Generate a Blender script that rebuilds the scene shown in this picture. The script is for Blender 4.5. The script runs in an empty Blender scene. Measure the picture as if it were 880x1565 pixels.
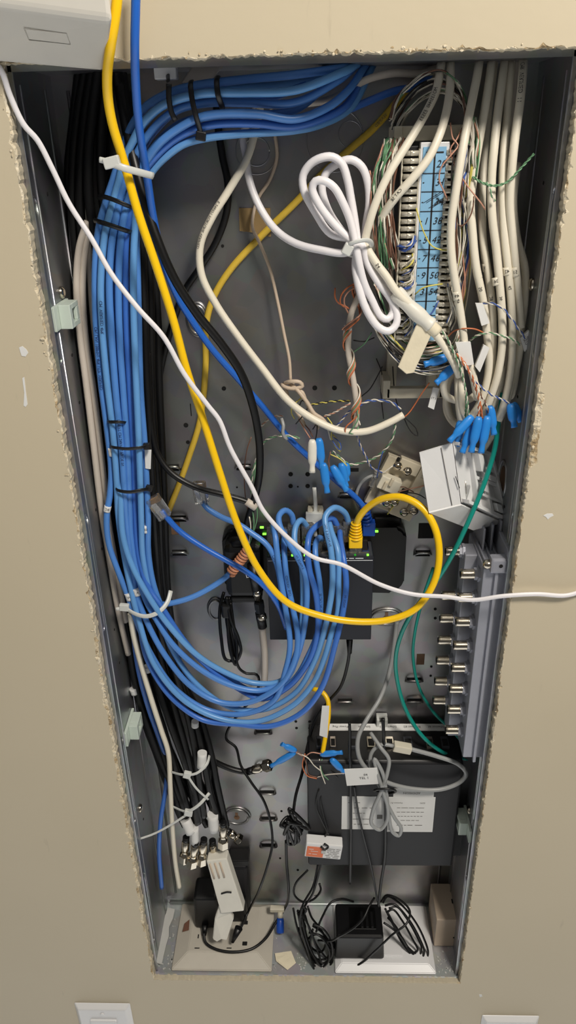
import bpy, bmesh, math, random
from mathutils import Vector, Matrix
random.seed(7)
C = bpy.context.scene.collection
PI = math.pi
# ---------------------------------------------------------------- camera
RX = Vector((0.99943038, 0.02575943, -0.02180314))
DN = Vector((-0.00795441, -0.44805082, -0.8939727))
FW = Vector((-0.03279714, 0.8936369, -0.4475907))
CP = Vector((0.01242105, -0.53771423, 0.89166983))
FPX = 1135.0
cam = bpy.data.cameras.new('camera'); camo = bpy.data.objects.new('camera', cam); C.objects.link(camo)
cam.sensor_fit = 'VERTICAL'; cam.sensor_height = 36; cam.lens = FPX/1565*36
cam.clip_start = 0.01; cam.clip_end = 50
m = Matrix.Identity(4)
for i in range(3):
    m[i][0] = RX[i]; m[i][1] = -DN[i]; m[i][2] = -FW[i]; m[i][3] = CP[i]
camo.matrix_world = m
bpy.context.scene.camera = camo

def ray(px, py):
    return RX*((px-440)/FPX) + DN*((py-782.5)/FPX) + FW
def at(px, py, D):            # point on the vertical plane D millimetres behind the wall face
    d = ray(px, py); return CP + d*((D*0.001 - CP.y)/d.y)
def onz(px, py, z):           # point on the horizontal plane at height z
    d = ray(px, py); return CP + d*((z - CP.z)/d.z)
def onx(px, py, x):
    d = ray(px, py); return CP + d*((x - CP.x)/d.x)

# ---------------------------------------------------------------- materials
def lin(c):
    c = c/255.0
    return c/12.92 if c <= 0.04045 else ((c+0.055)/1.055)**2.4
def rgb(c): return (lin(c[0]), lin(c[1]), lin(c[2]), 1)
def mat(name, col, rough=0.5, metal=0.0, vary=0.0, scale=60, bump=0.0, bscale=400, trans=0, emit=0, coat=0, alpha=1, sss=0, stretch=None):
    M = bpy.data.materials.new(name); M.use_nodes = True
    nt = M.node_tree; b = nt.nodes['Principled BSDF']
    b.inputs['Base Color'].default_value = rgb(col)
    b.inputs['Roughness'].default_value = rough
    b.inputs['Metallic'].default_value = metal
    b.inputs['Transmission Weight'].default_value = trans
    b.inputs['Coat Weight'].default_value = coat
    b.inputs['Alpha'].default_value = alpha
    if emit:
        b.inputs['Emission Color'].default_value = rgb(col); b.inputs['Emission Strength'].default_value = emit
    if vary or bump:
        tc = nt.nodes.new('ShaderNodeTexCoord'); mp = nt.nodes.new('ShaderNodeMapping')
        nt.links.new(tc.outputs['Object'], mp.inputs['Vector'])
        if stretch: mp.inputs['Scale'].default_value = stretch
    if vary:
        n = nt.nodes.new('ShaderNodeTexNoise'); n.inputs['Scale'].default_value = scale; n.inputs['Detail'].default_value = 5
        nt.links.new(mp.outputs['Vector'], n.inputs['Vector'])
        mx = nt.nodes.new('ShaderNodeMix'); mx.data_type = 'RGBA'
        c0 = rgb([max(0, x*(1-vary)) for x in col]); c1 = rgb([min(255, x*(1+vary)) for x in col])
        mx.inputs[6].default_value = c0; mx.inputs[7].default_value = c1
        nt.links.new(n.outputs['Fac'], mx.inputs['Factor']); nt.links.new(mx.outputs[2], b.inputs['Base Color'])
    if bump:
        n2 = nt.nodes.new('ShaderNodeTexNoise'); n2.inputs['Scale'].default_value = bscale; n2.inputs['Detail'].default_value = 4
        nt.links.new(mp.outputs['Vector'], n2.inputs['Vector'])
        bp = nt.nodes.new('ShaderNodeBump'); bp.inputs['Strength'].default_value = bump; bp.inputs['Distance'].default_value = 0.001
        nt.links.new(n2.outputs['Fac'], bp.inputs['Height']); nt.links.new(bp.outputs['Normal'], b.inputs['Normal'])
    return M

def steel(name, base=(128,130,132), rough=0.38, metal=0.92):
    M = bpy.data.materials.new(name); M.use_nodes = True
    nt = M.node_tree; b = nt.nodes['Principled BSDF']; b.inputs['Metallic'].default_value = metal
    tc = nt.nodes.new('ShaderNodeTexCoord')
    v = nt.nodes.new('ShaderNodeTexVoronoi'); v.inputs['Scale'].default_value = 70
    n = nt.nodes.new('ShaderNodeTexNoise'); n.inputs['Scale'].default_value = 9; n.inputs['Detail'].default_value = 6
    nt.links.new(tc.outputs['Object'], v.inputs['Vector']); nt.links.new(tc.outputs['Object'], n.inputs['Vector'])
    mx = nt.nodes.new('ShaderNodeMix'); mx.data_type = 'RGBA'
    mx.inputs[6].default_value = rgb([c*0.84 for c in base]); mx.inputs[7].default_value = rgb([min(255,c*1.14) for c in base])
    nt.links.new(n.outputs['Fac'], mx.inputs['Factor'])
    m2 = nt.nodes.new('ShaderNodeMix'); m2.data_type = 'RGBA'; m2.blend_type = 'MULTIPLY'; m2.inputs['Factor'].default_value = 0.10
    nt.links.new(mx.outputs[2], m2.inputs[6]); nt.links.new(v.outputs['Color'], m2.inputs[7])
    nt.links.new(m2.outputs[2], b.inputs['Base Color'])
    mr = nt.nodes.new('ShaderNodeMapRange'); mr.inputs['To Min'].default_value = rough-0.08; mr.inputs['To Max'].default_value = rough+0.12
    nt.links.new(n.outputs['Fac'], mr.inputs['Value']); nt.links.new(mr.outputs['Result'], b.inputs['Roughness'])
    n3 = nt.nodes.new('ShaderNodeTexNoise'); n3.inputs['Scale'].default_value = 14; n3.inputs['Detail'].default_value = 2
    nt.links.new(tc.outputs['Object'], n3.inputs['Vector'])
    bp = nt.nodes.new('ShaderNodeBump'); bp.inputs['Strength'].default_value = 0.25; bp.inputs['Distance'].default_value = 0.004
    nt.links.new(n3.outputs['Fac'], bp.inputs['Height']); nt.links.new(bp.outputs['Normal'], b.inputs['Normal'])
    return M

def wall_material():
    M = bpy.data.materials.new('painted_drywall'); M.use_nodes = True
    nt = M.node_tree; L = nt.links; b = nt.nodes['Principled BSDF']; b.inputs['Roughness'].default_value = 0.55
    tc = nt.nodes.new('ShaderNodeTexCoord')
    n = nt.nodes.new('ShaderNodeTexNoise'); n.inputs['Scale'].default_value = 6; n.inputs['Detail'].default_value = 5
    L.new(tc.outputs['Object'], n.inputs['Vector'])
    mx = nt.nodes.new('ShaderNodeMix'); mx.data_type = 'RGBA'
    mx.inputs[6].default_value = rgb((193,181,155)); mx.inputs[7].default_value = rgb((202,190,165))
    L.new(n.outputs['Fac'], mx.inputs['Factor'])
    # faint scuffs
    mp = nt.nodes.new('ShaderNodeMapping'); mp.inputs['Scale'].default_value = (60, 60, 8); mp.inputs['Rotation'].default_value = (0, 0.12, 0)
    L.new(tc.outputs['Object'], mp.inputs['Vector'])
    s = nt.nodes.new('ShaderNodeTexNoise'); s.inputs['Scale'].default_value = 1.2; s.inputs['Detail'].default_value = 8; s.inputs['Roughness'].default_value = 0.7
    L.new(mp.outputs['Vector'], s.inputs['Vector'])
    r = nt.nodes.new('ShaderNodeMapRange'); r.inputs['From Min'].default_value = 0.66; r.inputs['From Max'].default_value = 0.8; r.inputs['To Max'].default_value = 0.35
    L.new(s.outputs['Fac'], r.inputs['Value'])
    m2 = nt.nodes.new('ShaderNodeMix'); m2.data_type = 'RGBA'; m2.inputs[7].default_value = rgb((140,128,108))
    L.new(r.outputs['Result'], m2.inputs['Factor']); L.new(mx.outputs[2], m2.inputs[6])
    L.new(m2.outputs[2], b.inputs['Base Color'])
    n2 = nt.nodes.new('ShaderNodeTexNoise'); n2.inputs['Scale'].default_value = 120; n2.inputs['Detail'].default_value = 6
    L.new(tc.outputs['Object'], n2.inputs['Vector'])
    bp = nt.nodes.new('ShaderNodeBump'); bp.inputs['Strength'].default_value = 0.12; bp.inputs['Distance'].default_value = 0.001
    L.new(n2.outputs['Fac'], bp.inputs['Height']); L.new(bp.outputs['Normal'], b.inputs['Normal'])
    return M

def crumble_material():
    M = bpy.data.materials.new('broken_gypsum_edge'); M.use_nodes = True
    nt = M.node_tree; L = nt.links; b = nt.nodes['Principled BSDF']; b.inputs['Roughness'].default_value = 0.95
    tc = nt.nodes.new('ShaderNodeTexCoord')
    n = nt.nodes.new('ShaderNodeTexNoise'); n.inputs['Scale'].default_value = 55; n.inputs['Detail'].default_value = 10; n.inputs['Roughness'].default_value = 0.75
    L.new(tc.outputs['Object'], n.inputs['Vector'])
    cr = nt.nodes.new('ShaderNodeValToRGB'); e = cr.color_ramp.elements
    e[0].position = 0.32; e[0].color = rgb((132,114,88)); e[1].position = 0.66; e[1].color = rgb((232,222,200))
    x = e.new(0.42); x.color = rgb((176,154,118)); x = e.new(0.49); x.color = rgb((212,199,172))
    L.new(n.outputs['Fac'], cr.inputs['Fac']); L.new(cr.outputs['Color'], b.inputs['Base Color'])
    bp = nt.nodes.new('ShaderNodeBump'); bp.inputs['Strength'].default_value = 0.9; bp.inputs['Distance'].default_value = 0.002
    n2 = nt.nodes.new('ShaderNodeTexNoise'); n2.inputs['Scale'].default_value = 380; n2.inputs['Detail'].default_value = 6
    L.new(tc.outputs['Object'], n2.inputs['Vector'])
    L.new(n2.outputs['Fac'], bp.inputs['Height']); L.new(bp.outputs['Normal'], b.inputs['Normal'])
    return M

M = {}
M['wall'] = wall_material()
M['gyp'] = mat('cut_board_lip', (186,176,154), 0.8, vary=0.08, scale=200)
M['crumb'] = crumble_material()
M['steel'] = steel('galvanised_steel', (166,165,164), 0.33)
M['steel_floor_lit'] = steel('galvanised_steel_lit_floor', (188,190,190), 0.42, 0.6)  # lighter, less metallic copy of the steel, with the floor's lit look painted in
M['steel_dark'] = steel('galvanised_steel_side', (170,172,175), 0.36)
M['hole'] = mat('dark_opening', (12,11,10), 0.9)
M['wood'] = mat('stud_wood', (120,92,70), 0.8, vary=0.2)
M['chrome'] = mat('nickel', (205,196,180), 0.18, 1.0)
M['alu'] = mat('cast_aluminium', (158,160,170), 0.45, 0.4, vary=0.05, bump=0.15, bscale=900)
M['white_box'] = mat('white_plastic', (222,222,222), 0.35, vary=0.02)
M['box_cover'] = mat('shaded_white_cover', (206,202,193), 0.4, vary=0.02)  # white plastic with the shade of its underside darkened into the base colour
M['plate_white'] = mat('plate_white', (225,225,226), 0.3)
M['beige'] = mat('beige_plastic', (190,180,158), 0.4, vary=0.04)
M['bone'] = mat('bone_plastic', (208,202,184), 0.4, vary=0.04)
M['outlet'] = mat('grey_beige_plastic', (188,182,170), 0.45, vary=0.03)
M['black'] = mat('black_plastic', (13,13,15), 0.4, vary=0.1)
M['black_gloss'] = mat('black_gloss', (3,3,3), 0.35)
M['black_cable'] = mat('black_jacket', (9,9,10), 0.42)
M['switch'] = mat('navy_painted_metal', (22,25,35), 0.5, vary=0.05, bump=0.1, bscale=1200)
M['switch_top'] = mat('port_panel', (58,60,66), 0.5)
M['modem'] = mat('modem_charcoal', (20,20,24), 0.55, vary=0.06)
M['blue'] = mat('blue_jacket', (80,134,206), 0.36, vary=0.08, scale=25)
M['blue2'] = mat('deep_blue_jacket', (60,110,194), 0.36, vary=0.08, scale=25)
M['blue3'] = mat('pale_blue_jacket', (98,154,212), 0.36, vary=0.08, scale=25)
M['blue4'] = mat('front_blue_jacket', (34,98,192), 0.36)
M['yellow'] = mat('yellow_jacket', (250,202,20), 0.33)
M['yellow_old'] = mat('dusty_yellow_jacket', (214,180,62), 0.5, vary=0.08)
M['white'] = mat('white_jacket', (232,229,232), 0.38)
M['cream'] = mat('cream_jacket', (228,221,203), 0.42, vary=0.03, scale=30)
M['greywhite'] = mat('aged_white_jacket', (200,190,178), 0.45, vary=0.04)
M['tan'] = mat('tan_jacket', (196,178,158), 0.45)
M['grey'] = mat('grey_jacket', (152,154,154), 0.4)
M['teal'] = mat('teal_jacket', (16,140,128), 0.35)
M['tie'] = mat('natural_nylon', (206,208,204), 0.35, vary=0.03)
M['tie_black'] = mat('black_nylon', (18,18,20), 0.4)
M['clip'] = mat('pale_green_nylon', (196,208,198), 0.35)
M['crimp'] = mat('blue_crimp', (42,134,218), 0.4, vary=0.06)
M['ink'] = mat('ink', (28,27,28), 0.6)
M['ink_soft'] = mat('soft_ink', (92,88,82), 0.6)
M['ink_blue'] = mat('jacket_print', (22,44,96), 0.6)
M['ink_white'] = mat('white_print', (220,224,230), 0.5)
M['strip'] = mat('blue_label_strip', (130,178,212), 0.6, vary=0.04)
M['paper'] = mat('paper_label', (222,222,220), 0.7, vary=0.02)
M['tape'] = mat('white_tape', (224,221,210), 0.4, vary=0.03, bump=0.4, bscale=90)
M['masking'] = mat('masking_tape', (226,216,190), 0.42, vary=0.05, bump=0.5, bscale=120)
M['foam'] = mat('old_foam_tape', (142,118,78), 0.8, vary=0.08)
M['clear'] = mat('clear_polycarbonate', (240,240,240), 0.08, trans=0.93)
M['gold'] = mat('brass_contact', (205,150,70), 0.25, 1.0)
M['copper'] = mat('copper_coloured_insulation', (205,140,105), 0.4)
M['orange'] = mat('orange_insulation', (196,112,70), 0.4)
M['green'] = mat('green_insulation', (100,146,108), 0.4)
M['brown'] = mat('brown_insulation', (118,84,68), 0.4)
M['wblue'] = mat('wire_blue_insulation', (58,88,160), 0.4)
M['wwhite'] = mat('wire_white_insulation', (216,210,196), 0.4)
M['wyellow'] = mat('wire_yellow_insulation', (206,194,92), 0.4)
M['wblack'] = mat('wire_black_insulation', (34,32,32), 0.4)
M['salmon'] = mat('wire_salmon_insulation', (190,140,118), 0.4)
M['led'] = mat('green_led', (120,255,60), 0.4, emit=2.5)
M['led_dim'] = mat('green_led_dim', (30,150,30), 0.4, emit=0.5)
M['orange_print'] = mat('orange_print', (224,118,74), 0.6)
M['silver_hole'] = mat('silver_print', (170,170,165), 0.4, 0.5)
M['pin'] = mat('clip_metal', (214,208,192), 0.35, 0.5)
M['plug_blue'] = mat('cobalt_plastic', (24,74,170), 0.35)
M['dust'] = mat('lint_dust', (190,190,186), 0.95)

# ---------------------------------------------------------------- object helpers
WM = {}
def thing(name, label, cat, loc=(0,0,0), group=None, rot=None):
    o = bpy.data.objects.new(name, None); C.objects.link(o)
    mw = Matrix.Translation(Vector(loc))
    if rot is not None: mw = mw @ rot.to_4x4()
    o.matrix_basis = mw; WM[o] = mw
    o.empty_display_size = 0.01
    o['label'] = label; o['category'] = cat
    if group: o['group'] = group
    return o
def finish(name, bm, mats, parent=None, smooth=None, local=False):
    """link a bmesh (world coordinates unless local) as ONE mesh object"""
    if not isinstance(mats, (list, tuple)): mats = [mats]
    bmesh.ops.recalc_face_normals(bm, faces=bm.faces[:])
    if smooth is not None:
        for f in bm.faces: f.smooth = smooth
    me = bpy.data.meshes.new(name)
    if parent is None:
        if len(bm.verts):
            lo = Vector((min(v.co.x for v in bm.verts), min(v.co.y for v in bm.verts), min(v.co.z for v in bm.verts)))
            hi = Vector((max(v.co.x for v in bm.verts), max(v.co.y for v in bm.verts), max(v.co.z for v in bm.verts)))
            c = (lo+hi)/2; c.z = lo.z
        else: c = Vector((0,0,0))
        bmesh.ops.translate(bm, vec=-c, verts=bm.verts[:])
        W = Matrix.Translation(c)
    else:
        W = WM[parent]
        if not local: bmesh.ops.transform(bm, matrix=W.inverted(), verts=bm.verts[:])
    bm.to_mesh(me); bm.free()
    for x in mats: me.materials.append(M[x] if isinstance(x, str) else x)
    o = bpy.data.objects.new(name, me); C.objects.link(o)
    if parent is None: o.matrix_basis = W; WM[o] = W
    else: o.parent = parent; WM[o] = W
    return o
def tag(o, label=None, cat=None, group=None, kind=None):
    if label: o['label'] = label
    if cat: o['category'] = cat
    if group: o['group'] = group
    if kind: o['kind'] = kind
    return o
BM = bmesh.new
def box(bm, lo, hi, bev=0, mi=0, rot=None, seg=2, smooth=False):
    lo = Vector(lo); hi = Vector(hi); c = (lo+hi)/2; s = hi-lo
    n0 = set(bm.verts)
    r = bmesh.ops.create_cube(bm, size=1); vs = r['verts']
    for v in vs: v.co = Vector((v.co.x*abs(s.x), v.co.y*abs(s.y), v.co.z*abs(s.z)))
    if bev:
        es = list({e for v in vs for e in v.link_edges})
        bmesh.ops.bevel(bm, geom=es, offset=bev, segments=seg, affect='EDGES', profile=0.5)
        vs = [v for v in bm.verts if v not in n0]
    mt = Matrix.Translation(c)
    if rot is not None: mt = mt @ rot.to_4x4()
    bmesh.ops.transform(bm, matrix=mt, verts=vs)
    for f in {f for v in vs for f in v.link_faces}: f.material_index = mi; f.smooth = smooth
    return vs
def obox(bm, c, s, rot=None, bev=0, mi=0, seg=2, smooth=False):
    c = Vector(c); s = Vector(s)
    return box(bm, c-s/2, c+s/2, bev, mi, rot, seg, smooth)
def hexa(bm, P, bev=0, mi=0, seg=2):
    """box from 8 points: bottom 4 then top 4, same order"""
    n0 = set(bm.verts)
    v = [bm.verts.new(p) for p in P]
    fs = [bm.faces.new([v[i] for i in q]) for q in ((0,1,2,3),(4,7,6,5),(0,4,5,1),(1,5,6,2),(2,6,7,3),(3,7,4,0))]
    if bev:
        es = list({e for f in fs for e in f.edges})
        bmesh.ops.bevel(bm, geom=es, offset=bev, segments=seg, affect='EDGES', profile=0.5)
    for f in {f for x in bm.verts if x not in n0 for f in x.link_faces}: f.material_index = mi
def prism(bm, pts, off, mi=0):
    """polygon (list of Vectors) extruded by vector off"""
    a = [bm.verts.new(p) for p in pts]; b = [bm.verts.new(Vector(p)+Vector(off)) for p in pts]
    n = len(a); fs = [bm.faces.new(a), bm.faces.new(b[::-1])]
    for i in range(n): fs.append(bm.faces.new((a[i], b[i], b[(i+1)%n], a[(i+1)%n])))
    for f in fs: f.material_index = mi
def frame_of(d):
    d = d.normalized(); u = Vector((0,0,1)) if abs(d.z) < 0.9 else Vector((1,0,0))
    x = d.cross(u).normalized(); y = d.cross(x).normalized(); return x, y
def cyl(bm, p0, p1, r0, r1=None, seg=16, mi=0, cap=True, smooth=True, steps=None):
    p0 = Vector(p0); p1 = Vector(p1); r1 = r0 if r1 is None else r1
    x, y = frame_of(p1-p0)
    prof = steps or [(0, r0), (1, r1)]
    rings = []
    for t, r in prof:
        c = p0.lerp(p1, t)
        rings.append([bm.verts.new(c + x*(r*math.cos(2*PI*k/seg)) + y*(r*math.sin(2*PI*k/seg))) for k in range(seg)])
    for a, b in zip(rings, rings[1:]):
        for k in range(seg):
            f = bm.faces.new((a[k], a[(k+1)%seg], b[(k+1)%seg], b[k])); f.material_index = mi; f.smooth = smooth
    if cap:
        for rg in (rings[0][::-1], rings[-1]):
            f = bm.faces.new(rg); f.material_index = mi; f.smooth = False
def catmull(P, sub=6):
    P = [Vector(p) for p in P]
    if len(P) < 3:
        return [P[0].lerp(P[-1], i/sub) for i in range(sub+1)]
    Q = [P[0]*2-P[1]] + P + [P[-1]*2-P[-2]]
    out = []
    for i in range(1, len(Q)-2):
        p0, p1, p2, p3 = Q[i-1:i+3]
        t0 = 0; t1 = t0+max((p1-p0).length, 1e-6)**0.5; t2 = t1+max((p2-p1).length, 1e-6)**0.5; t3 = t2+max((p3-p2).length, 1e-6)**0.5
        n = max(2, min(14, int((p2-p1).length/0.0032)+1)) if sub == 6 else sub
        for k in range(n):
            t = t1+(t2-t1)*k/n
            A1 = p0*((t1-t)/(t1-t0))+p1*((t-t0)/(t1-t0)); A2 = p1*((t2-t)/(t2-t1))+p2*((t-t1)/(t2-t1)); A3 = p2*((t3-t)/(t3-t2))+p3*((t-t2)/(t3-t2))
            B1 = A1*((t2-t)/(t2-t0))+A2*((t-t0)/(t2-t0)); B2 = A2*((t3-t)/(t3-t1))+A3*((t-t1)/(t3-t1))
            out.append(B1*((t2-t)/(t2-t1))+B2*((t-t1)/(t2-t1)))
    out.append(P[-1]); return out
def frames(pts):
    T = []
    for i in range(len(pts)):
        a = pts[max(0, i-1)]; b = pts[min(len(pts)-1, i+1)]; T.append((b-a).normalized() if (b-a).length > 1e-9 else Vector((0,0,1)))
    ref = Vector((0,-1,0)); X = []
    x = (ref - T[0]*ref.dot(T[0]))
    if x.length < 1e-3: x = Vector((1,0,0)) - T[0]*T[0].x
    x.normalize(); X.append(x)
    for i in range(1, len(pts)):
        x = X[-1] - T[i]*X[-1].dot(T[i]); 
        if x.length < 1e-4: x = Vector((0,-1,0))
        x.normalize(); X.append(x)
    return T, X
def tube(bm, P, r, seg=10, mi=0, smoothpath=True, flat=1.0, rfun=None, cap=True, sub=6):
    pts = catmull(P, sub) if smoothpath else [Vector(p) for p in P]
    T, X = frames(pts); rings = []
    for i, p in enumerate(pts):
        y = T[i].cross(X[i]); rr = rfun(i/(len(pts)-1))*r if rfun else r
        rings.append([bm.verts.new(p + X[i]*(rr*flat*math.cos(2*PI*k/seg)) + y*(rr*math.sin(2*PI*k/seg))) for k in range(seg)])
    for a, b in zip(rings, rings[1:]):
        for k in range(seg):
            f = bm.faces.new((a[k], a[(k+1)%seg], b[(k+1)%seg], b[k])); f.material_index = mi; f.smooth = True
    if cap:
        f = bm.faces.new(rings[0][::-1]); f.material_index = mi; f = bm.faces.new(rings[-1]); f.material_index = mi
    return pts
_tc = {}
def textmesh(s, shear=0.0):
    if (s, shear) in _tc: return _tc[(s, shear)]
    cu = bpy.data.curves.new('lettering', 'FONT'); cu.body = s; cu.size = 1; cu.align_x = 'CENTER'; cu.align_y = 'CENTER'; cu.shear = shear; cu.resolution_u = 2
    ob = bpy.data.objects.new('lettering', cu); C.objects.link(ob)
    dg = bpy.context.evaluated_depsgraph_get(); me = bpy.data.meshes.new_from_object(ob.evaluated_get(dg))
    v = [x.co.copy() for x in me.vertices]; f = [tuple(p.vertices) for p in me.polygons]
    bpy.data.objects.remove(ob); bpy.data.curves.remove(cu); bpy.data.meshes.remove(me)
    _tc[(s, shear)] = (v, f); return v, f
def text_flat(bm, s, o, ux, uy, size, mi=0, shear=0.0, lift=0.0002):
    """lettering centred on o, running along ux, upright along uy, raised a hair off its surface"""
    v, f = textmesh(s, shear); ux = Vector(ux).normalized(); uy = Vector(uy).normalized(); n = ux.cross(uy)
    vs = [bm.verts.new(Vector(o) + ux*(p.x*size) + uy*(p.y*size) + n*lift) for p in v]
    for q in f:
        try: bm.faces.new([vs[i] for i in q]).material_index = mi
        except ValueError: pass
def bars(bm, s, o, ux, uy, size, mi=0, lift=0.0002):
    """a line of print too small to read: one short dash for each word"""
    ux = Vector(ux).normalized(); uy = Vector(uy).normalized(); n = ux.cross(uy); o = Vector(o)+n*lift
    x = -len(s)*.28*size
    for w in s.split(' '):
        L = len(w)*.56*size
        if w:
            q = [o+ux*x-uy*size*.16, o+ux*(x+L)-uy*size*.16, o+ux*(x+L)+uy*size*.16, o+ux*x+uy*size*.16]
            bm.faces.new([bm.verts.new(p) for p in q]).material_index = mi
        x += L+.56*size
def text_tube(bm, s, pts, r, start, size, mi=1, ang=0.0, rev=False, across=False):
    """lettering wrapped on a tube path; start = distance along it"""
    v, f = textmesh(s); T, X = frames(pts)
    L = [0]
    for a, b in zip(pts, pts[1:]): L.append(L[-1]+(b-a).length)
    xs = [p.x for p in v]; x0 = min(xs)
    vs = []
    for p in v:
        if across: l, w = -p.y*size, p.x*size
        else: l, w = (p.x-x0)*size, p.y*size
        if rev and not across: l, w = l, -w
        d = start + (l if not rev else l)
        d = max(0, min(L[-1]-1e-6, d)); i = 0
        while i < len(L)-2 and L[i+1] < d: i += 1
        t = (d-L[i])/max(1e-9, L[i+1]-L[i]); c = pts[i].lerp(pts[i+1], t); tg = T[i].lerp(T[i+1], t).normalized()
        view = (CP - c); view = (view - tg*view.dot(tg)).normalized(); side = tg.cross(view)
        if rev: side = side
        a = w/r + ang
        vs.append(bm.verts.new(c + (view*math.cos(a) + side*math.sin(a))*(r+0.00022)))
    for q in f:
        try: bm.faces.new([vs[i] for i in q]).material_index = mi
        except ValueError: pass
def parse(s, dx=0, dy=0, dD=0):
    out = []; D = 50
    for t in s.split():
        a = t.split(','); zz = len(a) == 3 and a[2][0] == 'z'
        if zz: a[2] = onz(float(a[0]), float(a[1]), float(a[2][1:])*.001).y*1000   # this many mm above the enclosure floor
        a = [float(x) for x in a]
        if len(a) == 3: D = a[2]
        out.append((a[0]+dx, a[1]+dy, D+dD))
    # spread depths linearly is not needed: each point carries its own
    return out
def path(s, **k): return [at(*p) for p in parse(s, **k)]
def cable(name, label, cat, m, r, s, group=None, prints=None, parent=None, flat=1.0, seg=10, ink='ink_soft', rfun=None, **k):
    """one cable; prints = [(text, start_fraction, size_mm, angle, rev)]"""
    bm = BM(); P = path(s, **k); lim = .1805 - r*.0011
    for p in P:
        if p.y > .01: p.x = max(-lim, min(lim, p.x))
    pts = tube(bm, P, r*0.001, seg=seg, flat=flat, rfun=rfun)
    mats = [m]
    if prints:
        mats.append(ink)
        tot = sum((b-a).length for a, b in zip(pts, pts[1:]))
        for t in prints:
            text_tube(bm, t[0], pts, r*0.001, t[1]*tot, t[2]*0.001, 1, t[3] if len(t) > 3 else 0, False, t[4] if len(t) > 4 else False)
    o = finish(name, bm, mats, parent)
    if parent is None: tag(o, label, cat, group)
    elif label: o['label'] = label
    return o
def mesh_obj(name, fn, mats, parent=None, **k):
    bm = BM(); fn(bm); return finish(name, bm, mats, parent, **k)
# ================================================================ the wall and its ragged opening
XL, XR, ZT = -0.181, 0.181, 0.9386
TH = 0.0115
def opening():
    random.seed(11); P = []
    def side(a, b, n, amp):
        w = 0
        for i in range(n):
            t = i/n; p = Vector(a).lerp(Vector(b), t)
            w = w*0.55 + random.gauss(0, amp); 
            q = w + (random.random() < 0.08)*random.uniform(0, amp*3)
            P.append((p, q))
    # counter-clockwise from bottom-left, seen from the front ; q>0 = bitten outward into the board
    side((XL,0,0), (XR,0,0), 150, 0.00016)
    side((XR,0,0), (XR,0,ZT), 380, 0.00028)
    side((XR,0,ZT), (XL,0,ZT), 170, 0.0003)
    side((XL,0,ZT), (XL,0,0), 380, 0.00045)
    return P
OP = opening(); n = len(OP)
def outward(i, p):
    if i < 150: return Vector((0,0,-1))
    if i < 530: return Vector((1,0,0))
    if i < 700: return Vector((0,0,1))
    return Vector((-1,0,0))
bm = BM()
ZB = -1.15; ZU = 1.75; XW = 1.9
rings = [[], [], [], []]
random.seed(5)
tw = 0
for i, (p, q) in enumerate(OP):
    o = outward(i, p); tw = tw*0.7 + random.gauss(0, 0.0009)
    sc = 0.35 if i < 150 else 1.0
    tear = (abs(tw)*.35+0.0002+(random.random() < 0.08)*random.uniform(0, .0024))*sc
    if 150 <= i < 530 and p.z < .72 and p.z > .66: tear += 0.004
    if i >= 700 and .1 < p.z < .5: tear += 0.0015
    base = p + o*q
    rings[0].append(bm.verts.new(base + Vector((0, TH if i >= 150 else .007, 0)) + o*random.uniform(-.0004,.0008)*(1 if i >= 150 else .2)))       # back of the cut
    rings[1].append(bm.verts.new(base + Vector((0, 0.0016, 0)) + o*random.uniform(-.0006,.0006)*(1 if i >= 150 else .3)))    # inner front lip
    rings[2].append(bm.verts.new(base + o*tear*0.6 + Vector((0, random.uniform(-.0006,.0012), 0)))) # crumbling band
    rings[3].append(bm.verts.new(base + o*(tear+0.0004)))                                            # paint edge
for a, b, mi in ((0,1,2),(1,2,1),(2,3,1)):
    for i in range(n):
        f = bm.faces.new((rings[a][i], rings[a][(i+1)%n], rings[b][(i+1)%n], rings[b][i])); f.material_index = 2 if i < 149 else mi
# flat painted field, in a straight inner ring and the outer border
ring4 = []
for i, (p, q) in enumerate(OP):
    o = outward(i, p); e = 0.02
    x, z = p.x+o.x*e, p.z+o.z*e
    ring4.append(bm.verts.new((x, 0, z)))
for i in range(n):
    bm.faces.new((rings[3][i], rings[3][(i+1)%n], ring4[(i+1)%n], ring4[i])).material_index = 0
ring5 = []
for i in range(n):
    if i < 150: c = (-XW+2*XW*i/150, 0, ZB)
    elif i < 530: c = (XW, 0, ZB+(ZU-ZB)*(i-150)/380)
    elif i < 700: c = (XW-2*XW*(i-530)/170, 0, ZU)
    else: c = (-XW, 0, ZU-(ZU-ZB)*(i-700)/380)
    ring5.append(bm.verts.new(c))
for i in range(n):
    bm.faces.new((ring4[i], ring4[(i+1)%n], ring5[(i+1)%n], ring5[i])).material_index = 0
wall = finish('wall_front', bm, ['wall', 'crumb', 'gyp']); wall['kind'] = 'structure'
# crumbs of gypsum and torn paper clinging to the cut edge
bm = BM(); random.seed(3)
def chip(bm, c, s):
    vs = bmesh.ops.create_icosphere(bm, subdivisions=1, radius=1)['verts']
    sx, sy, sz = s*random.uniform(.5,1.5), s*random.uniform(.3,.8), s*random.uniform(.5,1.4)
    for v in vs: v.co = Vector((v.co.x*sx*random.uniform(.7,1.3)+c[0], v.co.y*sy+c[1], v.co.z*sz*random.uniform(.7,1.3)+c[2]))
for i, (p, q) in enumerate(OP):
    o = outward(i, p)
    k = 2 if i >= 530 else 1
    if i < 150: k = random.random() < .15
    if 150 <= i < 310: k = random.random() < .5
    if 530 <= i < 700: k = 3
    for _ in range(k):
        if random.random() < (0.42 if i < 530 else .5):
            big = random.random() < 0.10
            s = random.uniform(.0003, .0009)*(1.9 if big else 1)*(0.6 if i < 150 else 1)
            chip(bm, p + o*random.uniform(0, .003 if i >= 150 else .001) + Vector((0, random.uniform(-.0008, .004), 0)), s)
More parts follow.
